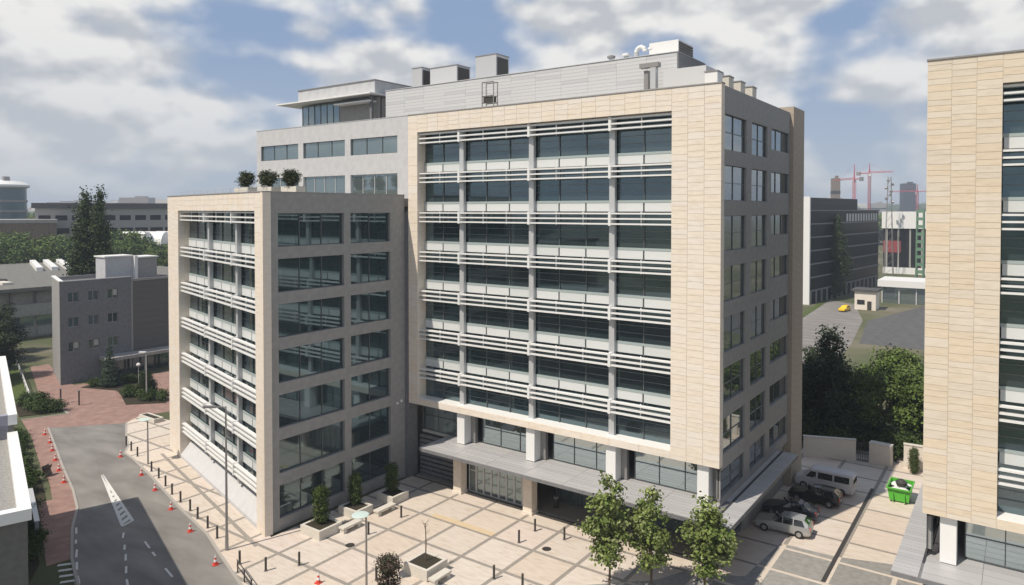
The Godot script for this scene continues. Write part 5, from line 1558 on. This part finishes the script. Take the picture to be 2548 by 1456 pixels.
func crane(at: Vector3, slew: float, top: float, turn: float, jib: float, label: String) -> void:
	var t := thing("tower_crane", label, "crane", at, turn)
	var b := MB.new()
	for s in [[-1, -1], [1, -1], [1, 1], [-1, 1]]:
		b.tube(Vector3(s[0] * 0.9, 0, s[1] * 0.9), Vector3(s[0] * 0.9, slew, s[1] * 0.9), 0.25, 0.25, 4)
	for i in int(slew / 3.0):
		b.tube(Vector3(-0.9, i * 3.0, 0.9), Vector3(0.9, i * 3.0 + 3, 0.9), 0.12, 0.12, 4)
		b.tube(Vector3(0.9, i * 3.0, -0.9), Vector3(0.9, i * 3.0 + 3, 0.9), 0.12, 0.12, 4)
	put(t, "mast", b, M.crane_red)
	b = MB.new()
	b.tube(Vector3(0, slew, 0), Vector3(0, top, 0), 0.9, 0.25, 4)
	put(t, "tower_head", b, M.crane_red)
	b = MB.new()
	for z in [-0.7, 0.7]:
		b.tube(Vector3(0, slew + 1, z), Vector3(jib, slew + 1, z), 0.22, 0.18, 4)
	b.tube(Vector3(0, slew + 2.4, 0), Vector3(jib, slew + 1.6, 0), 0.22, 0.18, 4)
	for i in int(jib / 2.5):
		b.tube(Vector3(i * 2.5, slew + 1, 0.7), Vector3(i * 2.5 + 1.25, slew + 2.2, 0), 0.1, 0.1, 3)
		b.tube(Vector3(i * 2.5 + 1.25, slew + 2.2, 0), Vector3(i * 2.5 + 2.5, slew + 1, 0.7), 0.1, 0.1, 3)
	put(t, "jib", b, M.crane_red)
	b = MB.new()
	b.tube(Vector3(0, slew + 1, 0), Vector3(-12, slew + 1, 0), 0.5, 0.5, 4)
	put(t, "counter_jib", b, M.crane_red)
	bx(t, "counterweight", Vector3(-10.5, slew + 0.6, 0), Vector3(3.5, 3.4, 2.0), M.metal_grey)
	bx(t, "cab", Vector3(1.4, slew - 0.8, 1.3), Vector3(1.8, 2.2, 1.6), M.white)
	b = MB.new()
	b.tube(Vector3(0, top, 0), Vector3(jib * 0.65, slew + 2.0, 0), 0.08, 0.08, 3)
	b.tube(Vector3(0, top, 0), Vector3(-10, slew + 1.4, 0), 0.08, 0.08, 3)
	put(t, "tie_bars", b, M.crane_red)

func tower(called: String, label: String, at: Vector3, s: Vector3, m: Material, group := "") -> void:
	var t := thing(called, label, "tower" if group == "" else "building", at, 0.5, group)
	bx(t, "body", Vector3(0, s.y * 0.5, 0), s, m)
	bx(t, "roof_box", Vector3(s.x * 0.15, s.y + 1.5, 0), Vector3(s.x * 0.35, 3.0, s.z * 0.5), m)
	for i in 3:
		bx(t, "window_band", Vector3(0, s.y * (0.3 + 0.22 * i), 0), Vector3(s.x + 0.4, s.y * 0.06, s.z + 0.4), M.glass_dark)

func vegetation() -> void:
	var lim := [[1.7, Vector3(0.7, 3.0, 0.2)], [2.2, Vector3(-0.6, 3.6, 0.4)], [2.8, Vector3(0.3, 4.4, -0.6)], [3.4, Vector3(-0.4, 5.2, -0.3)]]
	tree("street_tree", "young maple farthest from the canopy corner, pale green crown on a thin trunk", Vector3(-22.6, 0.1, -43.1), "maple0", Vector3(1.05, 1.0, 1.05), 0.0, 6.4, 0.09, lim)
	tree("street_tree", "young maple in the middle of the three before the canopy", Vector3(-20.2, 0.1, -44.6), "maple1", Vector3(1.0, 0.93, 1.0), 1.0, 6.0, 0.09, lim)
	tree("street_tree", "young maple standing right at the canopy corner", Vector3(-16.9, 0.1, -45.9), "maple2", Vector3(1.15, 0.88, 1.15), 2.2, 5.7, 0.09, lim)
	# trees behind the courtyard wall
	var big := [[3.0, Vector3(1.6, 6.0, 0.5)], [3.6, Vector3(-1.5, 6.6, 0.8)], [4.2, Vector3(0.6, 7.5, -1.5)]]
	for s in [[-21.5, -87.0, "dark0", 1.0, 0.82, "dark evergreen tree nearest the stair tower behind the courtyard wall"], [-17.6, -88.0, "dark1", 1.1, 1.0, "tall dark evergreen tree with ragged top behind the courtyard wall"], [-19.5, -94.0, "dark0", 1.2, 0.86, "dark evergreen tree standing behind the ragged one"], [-13.4, -86.5, "broad0", 0.85, 0.86, "fresh green broadleaf tree beside the dark evergreens"], [-9.6, -88.0, "broad1", 0.95, 0.88, "fresh green broadleaf tree next to the matching office building"], [-11.5, -94.5, "broad2", 1.0, 0.9, "broadleaf tree behind the two front ones, facing the grey yard"], [-6.5, -92.0, "broad0", 1.0, 0.88, "broadleaf tree half hidden by the matching office building"], [-15.8, -84.8, "dark1", 0.8, 0.72, "low dark evergreen pressed against the courtyard wall"]]:
		tree("broadleaf_tree" if s[2].begins_with("broad") else "evergreen_tree", s[5], Vector3(s[0], 0, s[1]), s[2], Vector3(s[3], s[4], s[3]), s[0], 6.0, 0.2, big, "trees behind the courtyard", "leaf_dark" if s[2].begins_with("dark") else "leaf_maple")
	for i in 11:
		bush("shrub", "shrub at the foot of the trees behind the courtyard wall", "shrub", Vector3(-20.5 + 1.6 * i, 0, -83.6 - 1.6 * (i % 3)), "bush", Vector3(2.3, 2.6, 2.3), i * 1.7, "shrubs behind the courtyard wall")
	bush("slim_shrub", "slim dark shrub against the sunlit pale wall", "shrub", Vector3(-8.3, 0.09, -79.6), "column", Vector3(0.75, 0.85, 0.75), 0.5)
	tree("poplar_tree", "narrow poplar standing before the dark banded office", Vector3(-44.2, 0, -226.0), "poplar1", Vector3(1.15, 0.85, 1.15), 0.4, 14.0, 0.4, [], "", "leaf_dark")
	# left side
	tree("poplar_tree", "tall dark poplar towering over the concrete hall", Vector3(-147.0, 0, -64.2), "poplar0", Vector3(0.95, 1.05, 0.95), 0.0, 14.0, 0.4, [], "", "leaf_dark")
	tree("poplar_tree", "second poplar leaning close against the tallest one", Vector3(-144.6, 0, -65.9), "poplar1", Vector3(0.8, 1.06, 0.8), 1.8, 14.0, 0.4, [], "", "leaf_dark")
	var r := RandomNumberGenerator.new()
	r.seed = 31
	for s in [[-246, -82, 1.55], [-244, -86, 1.45], [-243, -91, 1.5], [-242, -96, 1.4], [-248, -100, 1.6], [-241, -103, 1.35], [-243, -110, 1.8], [-240, -116, 1.7], [-236, -121, 1.3], [-233, -127, 1.15], [-228, -131, 1.15], [-232, -112, 1.3], [-228, -120, 1.1], [-252, -90, 1.7], [-224, -126, 1.05]]:
		tree("broadleaf_tree", "leafy green tree in the belt behind the concrete hall", Vector3(s[0], 0, s[1]), "broad%d" % (r.randi() % 3), Vector3.ONE * s[2] * 1.15 * Vector3(1.15, 1.0, 1.15), r.randf() * TAU, 7.0, 0.3, big, "trees behind the concrete hall")
	for s in [[-290, -100, 2.2], [-262, -170, 2.0], [-300, -120, 2.1]]:
		tree("broadleaf_tree", "large tree beside the long factory on the left horizon", Vector3(s[0], 0, s[1]), "broad%d" % (r.randi() % 3), Vector3.ONE * s[2], r.randf() * TAU, 7.0, 0.3, big, "trees by the long factory", "leaf_dark")
	for s in [[-128, -43.5, 0.9], [-136, -41.0, 1.1], [-124, -39.5, 0.8], [-143, -46, 1.1], [-150, -52, 0.9]]:
		tree("evergreen_tree", "dark bushy tree between the verge and the flat-roofed building", Vector3(s[0], 0, s[1]), "dark%d" % (r.randi() % 2), Vector3(1.3, 0.8, 1.3) * s[2], r.randf() * TAU, 5.0, 0.2, big, "dark trees by the verge", "leaf_dark")
	tree("spruce_tree", "small spruce growing before the dark grey block", Vector3(-108.6, 0.05, -50.6), "spruce", Vector3(1.0, 1.0, 1.0), 0, 4.6, 0.1, [], "", "leaf_dark")
	for i in 9:
		bush("shrub", "green shrub in the bed at the corner of the verge", "shrub", Vector3(-108.0 + 0.9 * i, 0.06, -39.8 + 0.9 * sin(i * 2.1)), "bush", Vector3.ONE * r.randf_range(1.1, 1.7), i * 1.3, "shrubs at the verge corner")
	for i in 7:
		bush("shrub", "shrub in the planted island before the dark grey block", "shrub", Vector3(-101.6 + 1.1 * i, 0.1, -50.0 + 0.9 * sin(i * 1.7) - 0.1 * i), "bush", Vector3.ONE * r.randf_range(1.1, 1.6), i * 1.9, "shrubs in the planted island")
	tree("evergreen_tree", "small dark evergreen in the planted island", Vector3(-98.2, 0.1, -50.8), "dark0", Vector3(0.42, 0.36, 0.42), 0.3, 2.4, 0.09, [], "", "leaf_dark")
	for i in 6:
		bush("shrub", "low shrub at the foot of the dark grey block", "shrub", Vector3(-110.5 + 0.5 * i, 0.06, -49.2 - 1.1 * i), "bush", Vector3.ONE * r.randf_range(0.9, 1.3), i * 0.9, "shrubs at the grey block")
	for i in 15:
		var q := i / 14.0
		bush("hedge_shrub", "dark hedge shrub in the bed between road pavement and flat-roofed building", "shrub", Vector3(lerpf(-93.0, -59.5, q), 0.05, lerpf(-33.0, -22.0, q) + 0.3 * sin(i * 2.3)), "bush", Vector3(1.5, 1.2, 1.2) * r.randf_range(0.85, 1.2), i * 1.1, "hedge beside the brick pavement")
	# terrace
	for i in 3:
		var p := Vector3(-64.2 + 3.4 * i, 27.1, -43.4 - 0.3 * i)
		planter_box("roof_planter", ["white terrace planter at the street end of the wing roof", "middle white planter on the wing roof terrace", "white terrace planter next to the upper windows"][i], p, Vector3(2.3, 1.15, 1.1))
		bush("terrace_shrub", ["round dark shrub in the street-end terrace planter", "round dark shrub in the middle terrace planter", "round dark shrub in the terrace planter next to the upper windows"][i], "shrub", p + Vector3(0, 1.1, 0), "roundbush", Vector3(1.35, 1.1, 1.2), 0.8 * i)
	# far woods along the horizon: one mass
	var mm := MultiMesh.new()
	mm.transform_format = MultiMesh.TRANSFORM_3D
	mm.mesh = CR.wood
	var xs := []
	for i in 420:
		var far := 380.0 * pow(7.0, r.randf())
		var az := deg_to_rad(-35.5) + r.randf_range(-0.75, 0.75)
		if i >= 300: az = r.randf_range(deg_to_rad(20), deg_to_rad(300))
		if far < 520.0 and absf(az - deg_to_rad(-7.0)) < 0.1: continue
		var s := r.randf_range(1.0, 2.0) * (1.0 + far / 1500.0)
		xs.append(Transform3D(Basis.from_euler(Vector3(0, r.randf() * TAU, 0)) * Basis.from_scale(Vector3(s * 1.6, s * 1.1, s * 1.6)), Vector3(sin(az) * far, -1.0, -cos(az) * far)))
	mm.instance_count = xs.size()
	for i in xs.size():
		mm.set_instance_transform(i, xs[i])
	var mi := MultiMeshInstance3D.new()
	mi.multimesh = mm
	mi.material_override = M.leaf_dark
	mi.name = "woodland"
	add_child(mi)
	tag(mi, "distant green woodland along the horizon", "woodland", "", "stuff")

func _ready() -> void:
	rng.seed = 4
	light_and_camera()
	materials()
	M.screen_brown = mat(0.125, 0.12, 0.118, 0.7)
	M.roof_gravel2 = grain([[0.0, 0.13, 0.13, 0.12], [0.5, 0.17, 0.168, 0.155], [1.0, 0.215, 0.21, 0.19]], 14.0, 44, 0.02, 5, 0.95)
	M.glass_dark = mat(0.02, 0.021, 0.023, 0.35, 0.0, 0.15)
	M.glass_far = mat(0.12, 0.17, 0.20, 0.15)
	M.brown_wall = grain([[0.0, 0.17, 0.135, 0.10], [0.5, 0.21, 0.165, 0.125], [1.0, 0.25, 0.20, 0.155]], 9.0, 45, 0.02, 5, 0.9)
	M.red_dull = mat(0.26, 0.05, 0.055, 0.7)
	M.mast_green = mat(0.13, 0.24, 0.16, 0.6)
	M.crane_red = mat(0.50, 0.09, 0.13, 0.6)
	ground()
	main_building()
	office_wing()
	twin_building()
	other_buildings()
	far_things()
	crowns()
	vegetation()
	furniture()
	vehicles()
